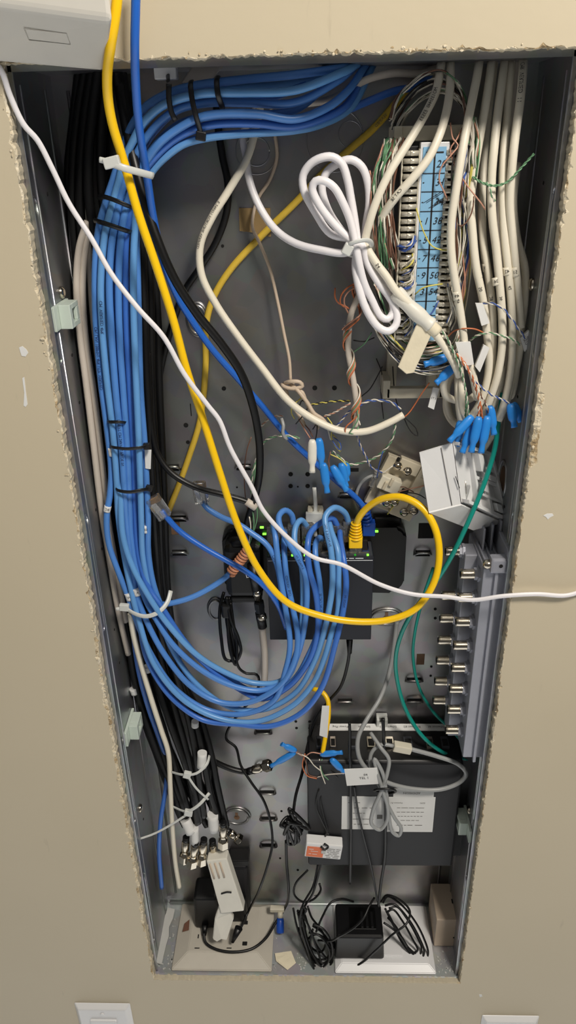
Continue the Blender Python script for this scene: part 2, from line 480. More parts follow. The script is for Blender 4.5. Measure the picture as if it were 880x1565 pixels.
o = finish('plaster_crumbs', bm, 'crumb', smooth=False); tag(o, 'ragged crumbs of gypsum and torn paper along the cut wall edge', 'plaster', kind='stuff')
# paint chips on the wall: white flecks where the paint is missing
def fleck(name, label, c, pts):
    bm = BM(); P = [at(c[0]+x, c[1]+y, -0.35) for x, y in pts]
    prism(bm, P, (0, 0.0005, 0)); o = finish(name, bm, 'paper'); tag(o, label, 'paint chip')
fleck('paint_chip', 'small white paint chip on left wall beside the latch', (35,537), ((-6,-6),(-1,-8),(5,-3),(8,2),(4,8),(-2,7),(-4,1)))
fleck('paint_chip', 'narrow vertical white scratch on left wall below small chip', (37,600), ((-3,-22),(0,-24),(2,-5),(5,18),(2,22),(-1,20),(0,0)))
fleck('paint_chip', 'white paint chip on right wall beside the metal amplifier', (838,789), ((-8,-1),(-2,-4),(6,-4),(8,-1),(2,2),(-1,5),(-4,1)))
fleck('paint_chip', 'tiny white speck on wall below right corner of enclosure', (734,1522), ((-2,-2),(2,-2),(3,1),(-1,2)))

# ================================================================ the recessed steel enclosure
BD = 0.100   # back panel depth
enc = thing('wiring_enclosure', 'tall recessed galvanised steel wiring enclosure set into the beige wall', 'enclosure', (0, BD, 0))
# back panel with real holes cut as dark sunk cups
def fold(bm, pts2, z0, z1, mi=0):   # strip along z from (x,y) profile, given thickness by duplicate
    for (x0,y0), (x1,y1) in zip(pts2, pts2[1:]):
        v = [bm.verts.new(p) for p in ((x0,y0,z0),(x1,y1,z0),(x1,y1,z1),(x0,y0,z1))]; bm.faces.new(v).material_index = mi
t = 0.0012
bm = BM(); box(bm, (XL, BD, -t), (XR, BD+t, ZT+t)); 
# pressed stiffening ribs beside each side wall
for s in (-1, 1):
    x = s*(XR-0.012)
    cyl(bm, (x, BD+.0004, 0.02), (x, BD+.0004, ZT-.01), 0.0016, seg=12)
back = finish('back_panel', bm, 'steel', enc)
for s, nm in ((-1,'left'), (1,'right')):
    bm = BM(); X0 = s*XR
    xa, xb = (X0, X0+s*t)
    box(bm, (min(xa,xb), 0.0095, -t), (max(xa,xb), BD, ZT+t))
    # rolled front lip and a shallow longitudinal step
    box(bm, (min(X0, X0-s*.0035), 0.0095, 0), (max(X0, X0-s*.0035), 0.0109, ZT), .0005)
    cyl(bm, (X0, .030, 0.01), (X0, .030, ZT-.01), 0.0009, seg=10)
    cyl(bm, (X0, .082, 0.01), (X0, .082, ZT-.01), 0.0012, seg=10)
    sp = finish('side_panel', bm, 'steel_dark', enc)
    # embossed stadium outlines along the front of the side wall
    for zc in (0.80, 0.55, 0.30, 0.10):
        bm = BM(); P = []
        for k in range(32):
            a = 2*PI*k/32; P.append(Vector((X0-s*.0002, .020+.005*math.cos(a), zc+.055*(1 if math.sin(a) >= 0 else -1)+.005*math.sin(a))))
        P.append(P[0]); tube(bm, P, .0008, seg=8)
        finish('embossed_rim', bm, 'steel_dark', sp)
    # punched dots and a screw
    for zc in (0.86, .74,.70,.60,.56,.47,.43,.33,.21):
        bm = BM(); cyl(bm, (X0-s*.0001, .052, zc), (X0-s*.0004, .052, zc), 0.0014, seg=12, smooth=False); finish('punched_hole', bm, 'hole', sp)
    for zc, yy in ((0.79,.048),(0.235,.045)):
        bm = BM(); cyl(bm, (X0, yy, zc), (X0-s*.003, yy, zc), 0.0045, seg=18, steps=[(0,.0048),(.6,.0045),(1,.0025)]); finish('screw_head', bm, 'chrome', sp)
bm = BM(); box(bm, (XL, 0.0095, ZT), (XR, BD, ZT+t)); box(bm, (XL, .0095, ZT-.004), (XR, .0107, ZT)); finish('top_panel', bm, 'steel_dark', enc)
bm = BM(); box(bm, (XL, 0.0060, -t), (XR, BD, 0)); box(bm, (XL, .0072, 0), (XR, .0080, .0012)); 
cyl(bm, (XL+.003, BD-.001, .001), (XR-.003, BD-.001, .001), .002, seg=10)
bottom = finish('bottom_panel', bm, 'steel_floor_lit', enc)
# small round and slotted holes in the back panel
def dot(px, py, r=1.5, D=99.6):
    bm = BM(); c = at(px, py, D); cyl(bm, c, c+Vector((0,.0006,0)), r*.001, seg=14, smooth=False); return finish('punched_hole', bm, 'hole', enc)
for px, py, r in ((340,376,1.3),(481,593,2.2),(511,593,2.2),(342,594,2.0),(284,650,2.2),(287,676,1.8),(444,725,2.2),(470,725,2.2),(444,743,2.2),(470,743,2.2),(455,744,.9),(362,745,.9),
                  (665,931,1.6),(665,945,1.6),(659,1019,1.4),(658,1033,1.4),(452,1103,1.6),(453,1113,1.6),(473,1103,1.6),(473,1113,1.6),(455,1330,1.6),(428,1312,1.4),(430,1240,1.4),(612,967,1.2)):
    dot(px, py, r)
for x0,y0,x1,y1 in ((637,1000,648,1016),(290,617,293,636),(640,800,662,823),(260,795,276,817),(508,716,548,721)):
    a = at(x0,y0,99.5); b = at(x1,y1,99.5); bm = BM(); box(bm, (min(a.x,b.x), .0995, min(a.z,b.z)), (max(a.x,b.x), .1001, max(a.z,b.z)), .0002)
    finish('slot_opening', bm, 'wood' if (x0,x1) in ((637,648),(260,276)) else 'hole', enc)
# pressed hook louvres: a little bridge raised off the panel over a dark slot
def louvre(px, py, w=26):
    D = 99.0; c = at(px, py, D); sc = (at(px+w/2,py,D)-at(px-w/2,py,D)).length
    bm = BM(); hw = sc/2
    P = [c+Vector((-hw,0,-.001)), c+Vector((-hw*.8,-.004,.0025)), c+Vector((hw*.8,-.004,.0025)), c+Vector((hw,0,-.001))]
    tube(bm, [c+Vector((-hw,.001,-.002)), c+Vector((-hw*.86,-.003,.0012)), c+Vector((-hw*.6,-.0045,.0028)), c+Vector((hw*.6,-.0045,.0028)), c+Vector((hw*.86,-.003,.0012)), c+Vector((hw,.001,-.002))], .0011, seg=8)
    lv = finish('mounting_louvre', bm, 'steel', enc)
    bm = BM(); box(bm, (c.x-hw*.85, .0994, c.z-.0035), (c.x+hw*.85, .1001, c.z+.0030), .0002); finish('louvre_slot', bm, 'hole', lv)
for px, py in ((273,793),(274,845),(262,715),(402,1120),(408,1212),(410,1252),(410,1293),(402,1172),(633,1040),(633,1072),(527,1072),(646,846),(372,714),(530,757)): louvre(px, py)
# round knock-outs in the top left of the back panel, with thin embossed rings
for px, py, r in ((392,232,.016),(392,232,.010),(535,205,.009),(512,215,.022)):
    c = at(px, py, 99.8); bm = BM(); P = [c+Vector((r*math.cos(2*PI*k/40), 0, r*math.sin(2*PI*k/40))) for k in range(40)]; P.append(P[0])
    tube(bm, P, .00045, seg=6, smoothpath=False); finish('knockout_ring', bm, 'steel_dark', enc)
# dished mounting bosses with keyhole slots
def boss(px, py, rx, rz, key=True, lab=None):
    c = at(px, py, 100); bm = BM()
    for rr, dy in ((1.0,-.0006),(0.85,-.0022)):
        P = []
        for k in range(36):
            a = 2*PI*k/36; P.append(c+Vector((rx*rr*math.cos(a), dy, rz*rr*math.sin(a))))
        P.append(P[0]); tube(bm, P, .0013, seg=8, smoothpath=False)
    n0 = [bm.verts.new(c+Vector((rx*.85*math.cos(2*PI*k/36), -.0024, rz*.85*math.sin(2*PI*k/36)))) for k in range(36)]; bm.faces.new(n0)
    b = finish('mounting_boss', bm, 'steel', enc)
    if key:
        bm = BM(); cyl(bm, c+Vector((0,-.0026,-.001)), c+Vector((0,-.0029,-.001)), .0034, seg=16, smooth=False)
        box(bm, c+Vector((-.0016,-.0029,0)), c+Vector((.0016,-.0026,.007))); finish('keyhole_slot', bm, 'wood', b)
boss(302,488,.009,.014,False); boss(590,942,.017,.010); boss(362,1246,.016,.014); boss(330,930,.008,.013,False)
# round hole punched in the right side wall, its rim bright
c = onx(768,733,XR); sp = [o for o in enc.children if o.name.startswith('side_panel')][-1]
bm = BM(); P = [Vector((XR-.0003, c.y+.012*math.cos(2*PI*k/32), c.z+.018*math.sin(2*PI*k/32))) for k in range(33)]; tube(bm, P, .001, seg=8, smoothpath=False); finish('knockout_ring', bm, 'steel_dark', sp)
bm = BM(); v = [bm.verts.new((XR-.0005, c.y+.008*math.cos(2*PI*k/24), c.z+.013*math.sin(2*PI*k/24))) for k in range(24)]; r = bmesh.ops.extrude_face_region(bm, geom=[bm.faces.new(v)]); bmesh.ops.translate(bm, vec=(.0004,0,0), verts=[x for x in r['geom'] if isinstance(x, bmesh.types.BMVert)]); finish('knockout_hole', bm, 'wood', sp)

# ================================================================ box hung on the wall above
P2 = at(162,112,-3); P1 = at(-150,85,-3); Q2 = at(173,32,-38); Q1 = at(-150,-12,-38)
up = Vector((0,0,.12))
bm = BM()
# profile extruded along x: sloped underside between P and Q
hexa(bm, [P1, P2, Q2, Q1, P1+up, Vector((P2.x, P2.y, P2.z)) + up + Vector((.004,0,0)), Q2+up, Q1+up], bev=.0035, seg=3)
wb = thing('wall_box', 'white plastic box on the wall above left corner of the opening', 'box', (P1+P2)/2)
finish('housing', bm, 'box_cover', wb, smooth=False)
bm = BM()
ex = (P2-P1).normalized(); ey = (Q2-P2); ey = (ey - ex*ex.dot(ey)).normalized(); nn = ex.cross(ey).normalized()
if nn.y > 0: nn = -nn
c0 = at(40,34,-24); c1 = at(104,44,-24)
cc = P2 + ex*((c0-P2).dot(ex)) + ey*((c0-P2).dot(ey)); dd = P2 + ex*((c1-P2).dot(ex)) + ey*((c1-P2).dot(ey))
pp = [cc-ey*.007, dd-ey*.007, dd+ey*.0015, cc+ey*.0015]; pp.append(pp[0])
tube(bm, [p+nn*.0001 for p in pp], .0003, seg=6, smoothpath=False); finish('embossed_panel', bm, 'box_cover', wb)

# ================================================================ light
W = bpy.data.worlds.new('room'); bpy.context.scene.world = W; W.use_nodes = True
nt = W.node_tree; bg = nt.nodes['Background']
tc = nt.nodes.new('ShaderNodeTexCoord'); sx = nt.nodes.new('ShaderNodeSeparateXYZ'); nt.links.new(tc.outputs['Generated'], sx.inputs['Vector'])
cr = nt.nodes.new('ShaderNodeValToRGB'); mr = nt.nodes.new('ShaderNodeMapRange'); mr.inputs['From Min'].default_value = -1; mr.inputs['From Max'].default_value = 1
nt.links.new(sx.outputs['Z'], mr.inputs['Value']); nt.links.new(mr.outputs['Result'], cr.inputs['Fac']); nt.links.new(cr.outputs['Color'], bg.inputs['Color'])
e = cr.color_ramp.elements; e[0].position = 0.0; e[0].color = (2.5,2.5,2.45,1); e[1].position = 1.0; e[1].color = (1.0,.95,.85,1)
x = e.new(0.12); x.color = (2.3,2.3,2.25,1); x = e.new(0.21); x.color = (1.15,1.14,1.12,1); x = e.new(.29); x.color = (.25,.25,.25,1); x = e.new(0.45); x.color = (0.13,0.13,0.128,1); x = e.new(0.60); x.color = (0.11,.107,.104,1); x = e.new(.8); x.color = (.5,.48,.44,1)
bg.inputs['Strength'].default_value = 0.55
def area(name, loc, tgt, size, power, col):
    l = bpy.data.lights.new(name, 'AREA'); l.shape = 'SQUARE'; l.size = size; l.energy = power; l.color = col
    o = bpy.data.objects.new(name, l); C.objects.link(o); o.location = loc
    d = (Vector(tgt)-Vector(loc)).normalized(); o.rotation_euler = d.to_track_quat('-Z', 'Y').to_euler(); return o
area('ceiling_lamp', (0.52, -0.86, 1.78), (0.05, 0, 0.5), 0.26, 24, (1, .93, .83))
vs = bpy.context.scene.view_settings; vs.view_transform = 'Standard'; vs.look = 'None'; vs.gamma = 1; vs.exposure = -0.08; vs.use_curve_mapping = False
# ================================================================ cables
BLUEG = 'blue network cables of the tied bundle'
arcs = [
 '545,97,90 520,104,62 450,114,50 367,122,52 297,131,50 259,142,50 222,164,52 200,195,54 186,232,56',
 '548,97,86 520,112,56 450,138,40 374,142,38 335,142,36 304,144,36 265,154,38 243,165,40 218,189,42 200,222,46 188,250,50',
 '546,98,92 515,124,60 450,157,46 374,157,44 320,157,42 275,166,42 246,185,44 222,213,46 204,245,50 194,268,52',
 '560,98,92 530,140,62 500,164,50 450,182,42 393,174,38 335,174,36 307,179,36 275,195,38 246,217,40 226,243,44 210,272,48 199,296,50',
 '560,98,96 530,160,66 500,178,56 450,193,48 393,189,44 329,190,42 297,198,42 265,214,44 234,243,46 216,268,48 203,300,50',
 '570,99,95 535,165,70 490,190,58 450,199,52 361,205,48 313,211,46 281,220,46 253,240,48 234,260,50 217,288,50 208,320,50',
 '530,98,94 500,128,70 450,168,58 380,176,56 320,178,54 275,190,54 240,220,54 218,255,56 210,300,58',
 '520,98,95 490,118,70 430,130,62 360,134,62 300,140,62 262,152,62 228,180,62 204,215,62 192,262,62',
 '510,98,95 470,124,66 420,147,62 360,150,60 310,155,60 268,170,60 236,200,60 214,235,60 197,280,62',
]
cols = [
 '174,272,54 163,305,52 151,350,50 146,400,48 146,480,46 154,580,46 163,650,46 170,720,46',
 '182,275,50 172,312,48 160,360,46 154,430,44 156,500,42 163,580,42 172,655,42 178,730,42',
 '187,290,50 179,325,48 171,370,46 167,430,44 171,520,42 177,600,42 186,690,42 190,750,42',
 '192,320,48 185,360,48 181,430,46 183,520,44 189,610,44 195,700,44 198,780,46',
 '197,335,50 192,370,52 192,450,50 194,520,48 199,610,48 204,700,48 207,780,48',
 '206,350,50 204,400,48 204,470,44 207,560,42 211,650,40 214,730,40 216,800,42',
 '208,350,60 210,420,60 212,500,58 215,600,56 221,680,52 224,740,48',
 '188,300,60 176,350,60 162,400,58 163,480,58 168,560,58 178,640,56 182,700,50 184,755,42',
 '191,310,62 183,350,60 174,400,58 175,480,58 181,580,56 190,680,56 184,740,54 180,780,52',
]
lows = [
 '168,755,44 163,790,42 166,830,42 180,872,42 195,910,42 209,950,42 231,1000,42 268,1053,40 318,1085,38 373,1091,34 418,1071,32 436,1025,32 443,986,34 435,923,38 425,859,44 420,815,56 417,803,70 417,812,74',
 '181,790,42 190,850,42 200,900,40 212,948,38 236,1016,36 282,1071,34 336,1098,32 391,1103,30 445,1080,28 478,1045,28 496,1005,28 506,970,30 516,935,34 517,891,38 516,843,46 506,812,62 503,800,72 505,806,76',
 '193,800,44 200,860,44 208,905,42 220,940,40 250,998,38 291,1048,34 336,1073,32 382,1073,30 427,1048,30 450,1010,30 455,975,34 446,923,40 437,878,44 434,836,56 435,815,72 435,812,76',
 '200,820,46 208,870,44 222,915,40 238,945,36 264,985,34 309,1025,32 355,1048,32 400,1055,34 436,1039,36 455,1000,36 464,965,36 469,910,38 466,878,40 455,853,42 440,827,46 428,805,54 426,789,62 435,780,70 445,786,74 449,805,76',
 '212,850,46 228,900,42 245,925,38 282,980,36 320,1021,36 360,1050,38 400,1068,38 440,1050,36 472,1010,34 484,975,34 486,942,36 482,904,38 473,872,40 470,834,44 474,815,54 490,799,66 508,792,74 516,806,76',
 '218,850,44 226,890,44 240,930,42 262,990,42 300,1045,40 350,1080,38 400,1085,36 450,1060,34 480,1012,32 494,970,32 502,935,32 508,891,34 506,843,38 499,811,46 497,789,54 510,776,62 527,784,72 533,800,76',
 '226,790,46 227,850,46 238,905,44 260,950,44 306,1008,44 350,1038,44 400,1060,42 445,1042,40 472,1000,38 487,960,38 490,925,40 488,890,42 482,850,48 482,833,56 487,822,68 493,824,76',
 '188,820,36 202,865,34 225,908,32 255,952,32 300,1000,34 345,1028,36 390,1044,38 430,1040,38 452,1000,38 461,950,40 463,900,44 460,860,46 450,828,52 452,804,62 460,795,70 470,806,76',
 '196,840,52 204,890,50 213,950,46 226,1010,42 262,1066,38 310,1100,34 364,1107,30 412,1110,26 460,1090,24 492,1050,24 512,985,26 524,935,30 529,891,36 525,855,44 520,826,60 519,812,74 519,816,76',
]
bl_lab = [
 'blue network cable along outer left edge of the bundle, bowing out beside its number sleeve',
 'blue network cable second from left in the bundle, crossing the top under the middle tie',
 'blue network cable with printed jacket, third from left in the vertical bundle',
 'deeper blue network cable mid-bundle, making a tall loop at the switch',
 'deep blue network cable right of the middle of the bundle, feeding the right ports',
 'lighter blue network cable at right edge of the bundle, looping highest over the switch',
 'blue network cable hidden behind the right edge, with a white marker below the black ties',
 'bright blue network cable slanting across the front of the bundle above the white tie',
 'blue network cable that sags lowest in the big loop under the switch',
]
bmats = ['blue','blue3','blue','blue','blue2','blue3','blue','blue3','blue2']
P1 = [('VERIFIED   IEC 11801 CM  ', .30, 3.6, 0.1), ('ETL VERIFIED CAT 5E', .45, 3.4, .2)]
prints = {0: [('ON LAN 100MHz 4PR UTP  VERIFIED', .33, 3.2, .1)], 1: [('CM  VERIFIED 4PR', .30, 3.2, 0)], 2: [('1000 FT CM 24AWG MADE IN', .42, 3.2, 0), ('CMR VERIFIED', .93, 3.2, 0)],
          3: [('E MADE IN', .91, 3, 0)], 5: [('IN MADE E 75C', .93, 3, 0)], 6: [('CMR 75C CAT 5E', .9, 3, 0)], 8: [('MADE IN', .92, 3, 0)], 7: [('75C ETL', .93, 3, 0)]}
def rj45(parent, tip, dirv, up, boot=None, sc=1.0):
    """clear modular plug: body + contacts + latch; dirv points out of the nose"""
    d = Vector(dirv).normalized(); u = (Vector(up)-d*Vector(up).dot(d)).normalized(); s = d.cross(u).normalized()
    R = Matrix((s, d, u)).transposed()
    c = Vector(tip) - d*.0105*sc
    bm = BM(); obox(bm, c, (.0115*sc, .021*sc, .008*sc), R, bev=.0006, seg=1)
    p = finish('plug', bm, 'clear', parent)
    bm = BM()
    for k in range(8): obox(bm, c + s*((k-3.5)*.00105*sc) + d*.007*sc - u*.0034*sc, (.0005, .006*sc, .0018), R)
    finish('contacts', bm, 'gold', p)
    bm = BM(); q = c + d*.006*sc + u*.0045*sc
    R2 = Matrix.Rotation(math.radians(14), 3, s) @ R
    obox(bm, c - d*.001 + u*.0068*sc, (.005*sc, .017*sc, .0010), R2, bev=.0003, seg=1); finish('latch', bm, 'clear', p)
    return p
for i in range(9):
    t = thing('network_cable', bl_lab[i], 'cable', at(*parse(cols[i])[4]), BLUEG)
    s = arcs[i]+' '+cols[i]+' '+lows[i]
    cable('jacket', None, None, bmats[i], 2.75, s, parent=t, prints=prints.get(i), ink='ink_blue')
    e = parse(lows[i])[-1]; a = at(*e)
    rj45(t, (a.x, a.y, a.z-.018), (0,0,-1), (0,1,0))
# number sleeves on the blue bundle
def sleeve(name, label, pts, r, txt, m='paper', cat='label', size=3.2):
    bm = BM(); P = [at(*p) for p in pts]; q = tube(bm, P, r*.001, seg=16, sub=4)
    L = sum((b-a).length for a, b in zip(q, q[1:]))
    if txt: text_tube(bm, txt, q, r*.001, L*.5, size*.001, 1, 0, False, True)
    o = finish(name, bm, [m, 'ink']); tag(o, label, cat, 'numbered marker sleeves'); return o
sleeve('marker_sleeve', 'white number sleeve on the outermost blue cable left of the bundle', [(165,773,43),(163,782,42)], 3.1, '8C')
sleeve('marker_sleeve', 'white wrap on blue cable below the second black tie', [(170,684,45),(172,696,45)], 3.1, 'V')
sleeve('marker_sleeve', 'white number sleeve right side of blue bundle level with the loose plug', [(222,802,46),(223,813,46)], 3.2, '5E')
sleeve('marker_sleeve', 'white sleeve just above the long white tie, left half', [(195,906,41),(199,916,41)], 3.3, 'JW')
sleeve('marker_sleeve', 'white sleeve just above the long white tie, right half', [(207,899,41),(211,909,41)], 3.3, 'A')

# ---- loose cables in front
def C1(name, label, m, r, s, cat='cable', **k): return cable(name, label, cat, m, r, s, **k)
# yellow patch cord with ribbed boot and clear plug
t = thing('patch_cable', 'bright yellow patch cord hanging in front and looping into the switch', 'cable', at(285,565,22))
cable('jacket', None, None, 'yellow', 3.1, '182,-60,-24 178,10,-24 169,70,-20 164,110,-10 165,150,0 172,190,6 190,250,12 211,325,14 238,405,16 265,490,18 285,565,20 310,640,22 335,720,22 362,800,20 395,870,18 438,920,16 490,941,16 545,950,16 595,947,16 634,931,16 661,895,18 671,852,22 665,808,28 645,776,36 615,760,44 585,762,52 561,776,60 548,792,64 544,806,66', parent=t)
bm = BM(); a = at(544,799,66); b = at(543,824,66)
for k in range(6):
    c = a.lerp(b, k/6); cyl(bm, c, a.lerp(b, (k+.62)/6), .0046+.0004*k, seg=18)
obox(bm, (b.x, b.y, b.z-.002), (.0125,.010,.011), bev=.001); cyl(bm, a, b, .0038)
finish('ribbed_boot', bm, 'yellow', t)
rj45(t, (b.x, b.y, b.z-.024), (0,0,-1), (0,1,0))
# royal blue cord from above
t = thing('patch_cable', 'royal blue patch cord hanging from above beside the yellow one', 'cable', at(300,500,60))
cable('jacket', None, None, 'blue4', 2.75, '209,-60,-20 207,20,-18 206,70,-14 207,120,-4 212,190,10 224,265,26 234,330,40 250,400,54 272,455,64 300,500,70 325,535,72 360,575,74 400,620,76 440,668,78 480,706,80 520,740,82 545,762,84 558,778,86', parent=t)
bm = BM(); a = at(556,772,86); b = at(563,812,86)
for k in range(6): cyl(bm, a.lerp(b, k/8), a.lerp(b, (k+.6)/8), .0044+.0003*k, seg=18)
cyl(bm, a, b, .0036)
obox(bm, b+Vector((0,0,.004)), (.012,.010,.014), bev=.001); finish('ribbed_boot', bm, 'plug_blue', t)
# thin white flat cord
C1('flat_cable', 'thin white flat cord crossing diagonally from top left to the right wall', 'white', 1.9,
   '-12,92,-4 2,108,-3 15,145,0 36,190,4 57,214,8 80,258,12 105,310,14 140,365,14 170,418,12 210,470,10 250,515,10 282,572,11 318,620,12 335,642,12 352,685,12 385,745,12 402,780,12 440,822,10 480,852,9 522,863,9 580,893,8 630,908,6 682,912,3 722,917,-1 768,911,-5 820,908,-6 865,910,-5 900,900,-4', flat=.75)
# white cables upper centre
C1('data_cable', 'long off-white cable curving down the middle, stripped end near brown pairs', 'cream', 3.0,
   '400,150,92 392,190,88 378,240,80 350,290,74 324,332,72 306,375,72 308,420,70 330,465,68 362,512,66 400,562,64 440,612,60 480,641,58 520,658,56 560,659,56 598,644,58 616,634,60', prints=[('E 246971 FORTUNE VERIFIED', .22, 3.0, .5)])
tW = thing('coiled_cable', 'bright white cord bundled in loops and tied left of the blue label strip', 'cable', at(540,385,45))
cable('jacket', None, None, 'white', 2.9,
 '395,160,94 372,205,90 376,240,86 381,275,82 396,315,76 420,350,68 450,371,58 490,382,48 530,386,42 546,374,40 '
 '538,366,44 505,357,46 482,325,46 464,290,46 463,268,46 475,250,44 492,241,42 508,240,42 522,250,42 531,275,42 536,302,42 543,345,40 546,378,38 '
 '543,405,36 548,438,34 560,474,32 578,500,32 594,506,32 605,496,34 606,478,36 596,456,38 577,430,38 560,400,38 553,375,36 '
 '535,366,36 508,340,36 487,312,36 477,288,36 482,277,35 494,276,34 510,286,34 523,308,34 536,340,34 543,372,32 '
 '548,400,32 556,432,34 568,458,36 582,484,36 592,488,36 600,478,38 600,464,38 585,440,40 568,412,40 557,380,42 '
 '559,345,46 564,310,46 561,275,46 552,254,46 536,244,46 516,250,48 500,262,50 492,285,50 500,318,50 520,350,50 546,374,50 '
 '560,392,44 578,420,42 597,442,40 618,464,38 645,486,36', parent=tW)
bm = BM(); P = [at(527,384,34), at(537,372,24), at(560,367,26), at(568,375,36), at(560,386,46), at(540,392,48), at(527,384,36)]
tube(bm, P, .0019, seg=8, flat=.5); obox(bm, at(531,381,27), (.007,.005,.008), Matrix.Rotation(.5,3,'Y'), bev=.001); o = finish('cable_tie', bm, 'tie'); tag(o, 'white cable tie pinching the coiled white cord', 'cable tie')
# cream feeder cables of the right group
RG = 'cream telephone cables entering at the top right'
CR = lambda lab, s, pr=None, m='cream', r=3.0: cable('telephone_cable', lab, 'cable', m, r, s, group=RG, prints=pr, ink='ink')
CR('cream cable printed E3533 crossing in front of the bracket top', '676,88,84 672,110,70 666,140,60 652,170,52 636,198,46 618,227,42 596,262,38 578,300,36 566,335,36 559,372,38 572,398,36 590,422,34 606,446,32 630,470,32 652,494,32 672,520,32 692,552,32 702,575,34', [('MO135H40  E3533', .12, 3.4, .2), ('S4', .60, 3.6, 0)])
CR('cream cable curving across blue label strip, second from left at the top', '688,88,84 688,112,70 687,140,58 681,175,48 670,210,40 654,243,36 628,275,34 604,302,36 585,330,42 572,362,48 566,392,56', [('CAT 5E', .66, 3.0, .2)])
CR('cream cable down right edge of the label strip, sleeve marked 49 and a blank tag', '733,88,84 729,115,66 722,150,54 713,195,44 704,245,38 696,295,36 690,335,36 689,375,36 693,415,36 699,450,36 706,495,36 712,540,36 722,572,38 730,610,40', [('49', .68, 3.2, 0)])
CR('cream cable fourth at top, sleeve marked 50, ending in a peeled white tag', '752,88,84 748,120,68 741,165,56 732,215,50 724,265,46 719,310,44 722,355,42 727,405,40 738,460,40 744,510,40 747,560,42 736,610,44 718,640,46', [('50', .60, 3.4, 0)])
CR('cream cable with sleeve marked 28 hanging between 50 and 36', '756,88,94 748,150,80 741,220,70 737,280,62 736,325,54 738,370,50 746,420,48 752,470,48 753,520,48 750,570,48 742,610,48 726,645,50', [('28', .62, 3.4, 0)], 'cream')
CR('cream cable with sleeve marked 36, middle of the right group', '772,88,84 767,125,66 761,170,54 755,225,46 751,275,44 752,330,42 758,380,42 763,430,40 767,480,40 767,530,40 760,575,40 748,612,42 735,650,44', [('36', .62, 3.2, 0)])
CR('cream cable with sleeve marked 42 near right of the group', '782,88,86 778,130,68 775,180,58 770,230,50 768,290,46 770,350,44 775,400,42 780,450,42 783,500,42 781,560,42 772,610,42 762,642,44', [('42', .60, 3.2, 0)])
CR('cream cable printed CMR VERIFIED, rightmost straight one at the top', '800,88,80 798,120,60 794,160,50 787,210,44 782,260,42 779,310,42 783,360,42 788,410,42 793,460,44 796,500,46', [('CMR  VERIFIED  11', .06, 4.0, .1)])
CR('cream cable bowing out to the right wall behind the others', '790,250,70 784,310,60 790,365,56 802,410,54 810,455,52 812,505,52 809,555,52 803,590,54 794,604,58 786,606,64')
CR('narrow cream cable glimpsed behind the 42 and 36 cables', '788,92,96 780,180,88 770,260,80 762,330,74 764,400,70 768,470,66 774,540,62 768,600,58 755,640,56 742,670,56', None, 'greywhite')
CR('cream cable swinging right to the peeled tag by the right wall', '776,300,72 780,390,70 786,450,60 792,490,52 797,520,50 790,560,52 775,610,54 756,655,56 735,690,60 715,708,62')
CR('short cream cable looping in a C below the blank tag', '704,556,42 688,563,44 678,585,46 682,605,48 698,612,50 716,611,50 730,600,50')
CR('cream cable loop with UPERIOR print behind the green pairs', '725,700,70 700,652,70 690,640,66 682,610,64 686,580,62 700,560,60 705,590,46 706,625,46 716,645,46', None)
CR('cream cable section printed SUPERIOR above the blue crimps', '703,545,56 700,570,52 700,600,48 704,640,48 714,668,52', [('SUPERIOR', .02, 3.6, 0)])
CR('thin cream loop lowest behind the blue crimps', '700,560,68 684,590,66 682,630,66 696,650,64 718,655,60 740,640,56 762,600,52 768,560,50', None, 'cream', 2.4)
# tail into the white surface box
C1('telephone_cable', 'clear grey tail dropping from blue crimps into the open white box', 'grey', 2.2, '712,665,46 716,690,46 713,715,48 708,738,52')
# printed sleeves as rings on the group
def ring(px, py, D, r=3.0, h=5):
    c = at(px, py, D); b = at(px, py+h, D); return [(px, py, D), (px, py+h, D)]
SL = lambda lab, p, txt, r=3.0: sleeve('marker_sleeve', lab, p, r, txt, 'cream', size=3.4)
SL('cream marker sleeve reading 49 on cable beside the label strip', [(697,445,36),(699,458,36)], '49', 3.1)
SL('cream marker sleeve reading 50 on the fourth cream cable', [(728,412,41),(731,426,40)], '50', 3.1)
SL('cream marker sleeve reading 28, just above the 50 sleeve', [(742,402,49),(744,414,49)], '28', 3.1)
SL('cream marker sleeve reading 36, lowest of the numbered sleeves', [(757,424,41),(759,436,40)], '36', 3.1)
SL('cream marker sleeve reading 42 on the right group', [(774,408,42),(775,420,42)], '42', 3.1)
SL('cream marker sleeve reading 51 right of sleeve 42', [(786,408,42),(788,422,42)], '51', 3.1)
sleeve('marker_sleeve', 'white marker flag reading 05 on vertical cable left of the strip', [(532,498,60),(530,512,60)], 3.3, '50')

# blank tags and flags wrapped on cables
def flag(label, pts, D, thick=.9, m='paper', txt=None, name='cable_tag', bend=0):
    bm = BM(); P = [at(x, y, D + (bend*(j in (1,2)))) for j, (x, y) in enumerate(pts)]
    prism(bm, P, (0, thick*.001, 0)); 
    mats = [m]
    if txt:
        c = sum(P, Vector())/len(P); ux = (P[1]-P[0]).normalized(); uy = (P[0]-P[3]).normalized()
        for j, tx in enumerate(txt): text_flat(bm, tx[0], c+uy*tx[2]*.001+ux*tx[3]*.001+Vector((0,-.0002,0)), ux, uy, tx[1]*.001, 1)
        mats.append('ink')
    o = finish(name, bm, mats); tag(o, label, 'tag'); return o
flag('blank white square tag wrapped on the 49 cable', [(696,524),(719,523),(724,557),(706,560)], 30, 3)
flag('rolled white tag with curled top beside the 50 cable', [(727,464),(738,464),(748,494),(736,498)], 33, 3)
flag('slanted white tag between cream cables below the green pair', [(739,527),(748,532),(733,569),(726,560)], 33, 3)
flag('crumpled white tag with black writing against the right wall', [(795,517),(809,504),(812,520),(802,538)], 44, 3, txt=[('52A', 3.2, 1, 0), ('CU', 3, -2, 0)])
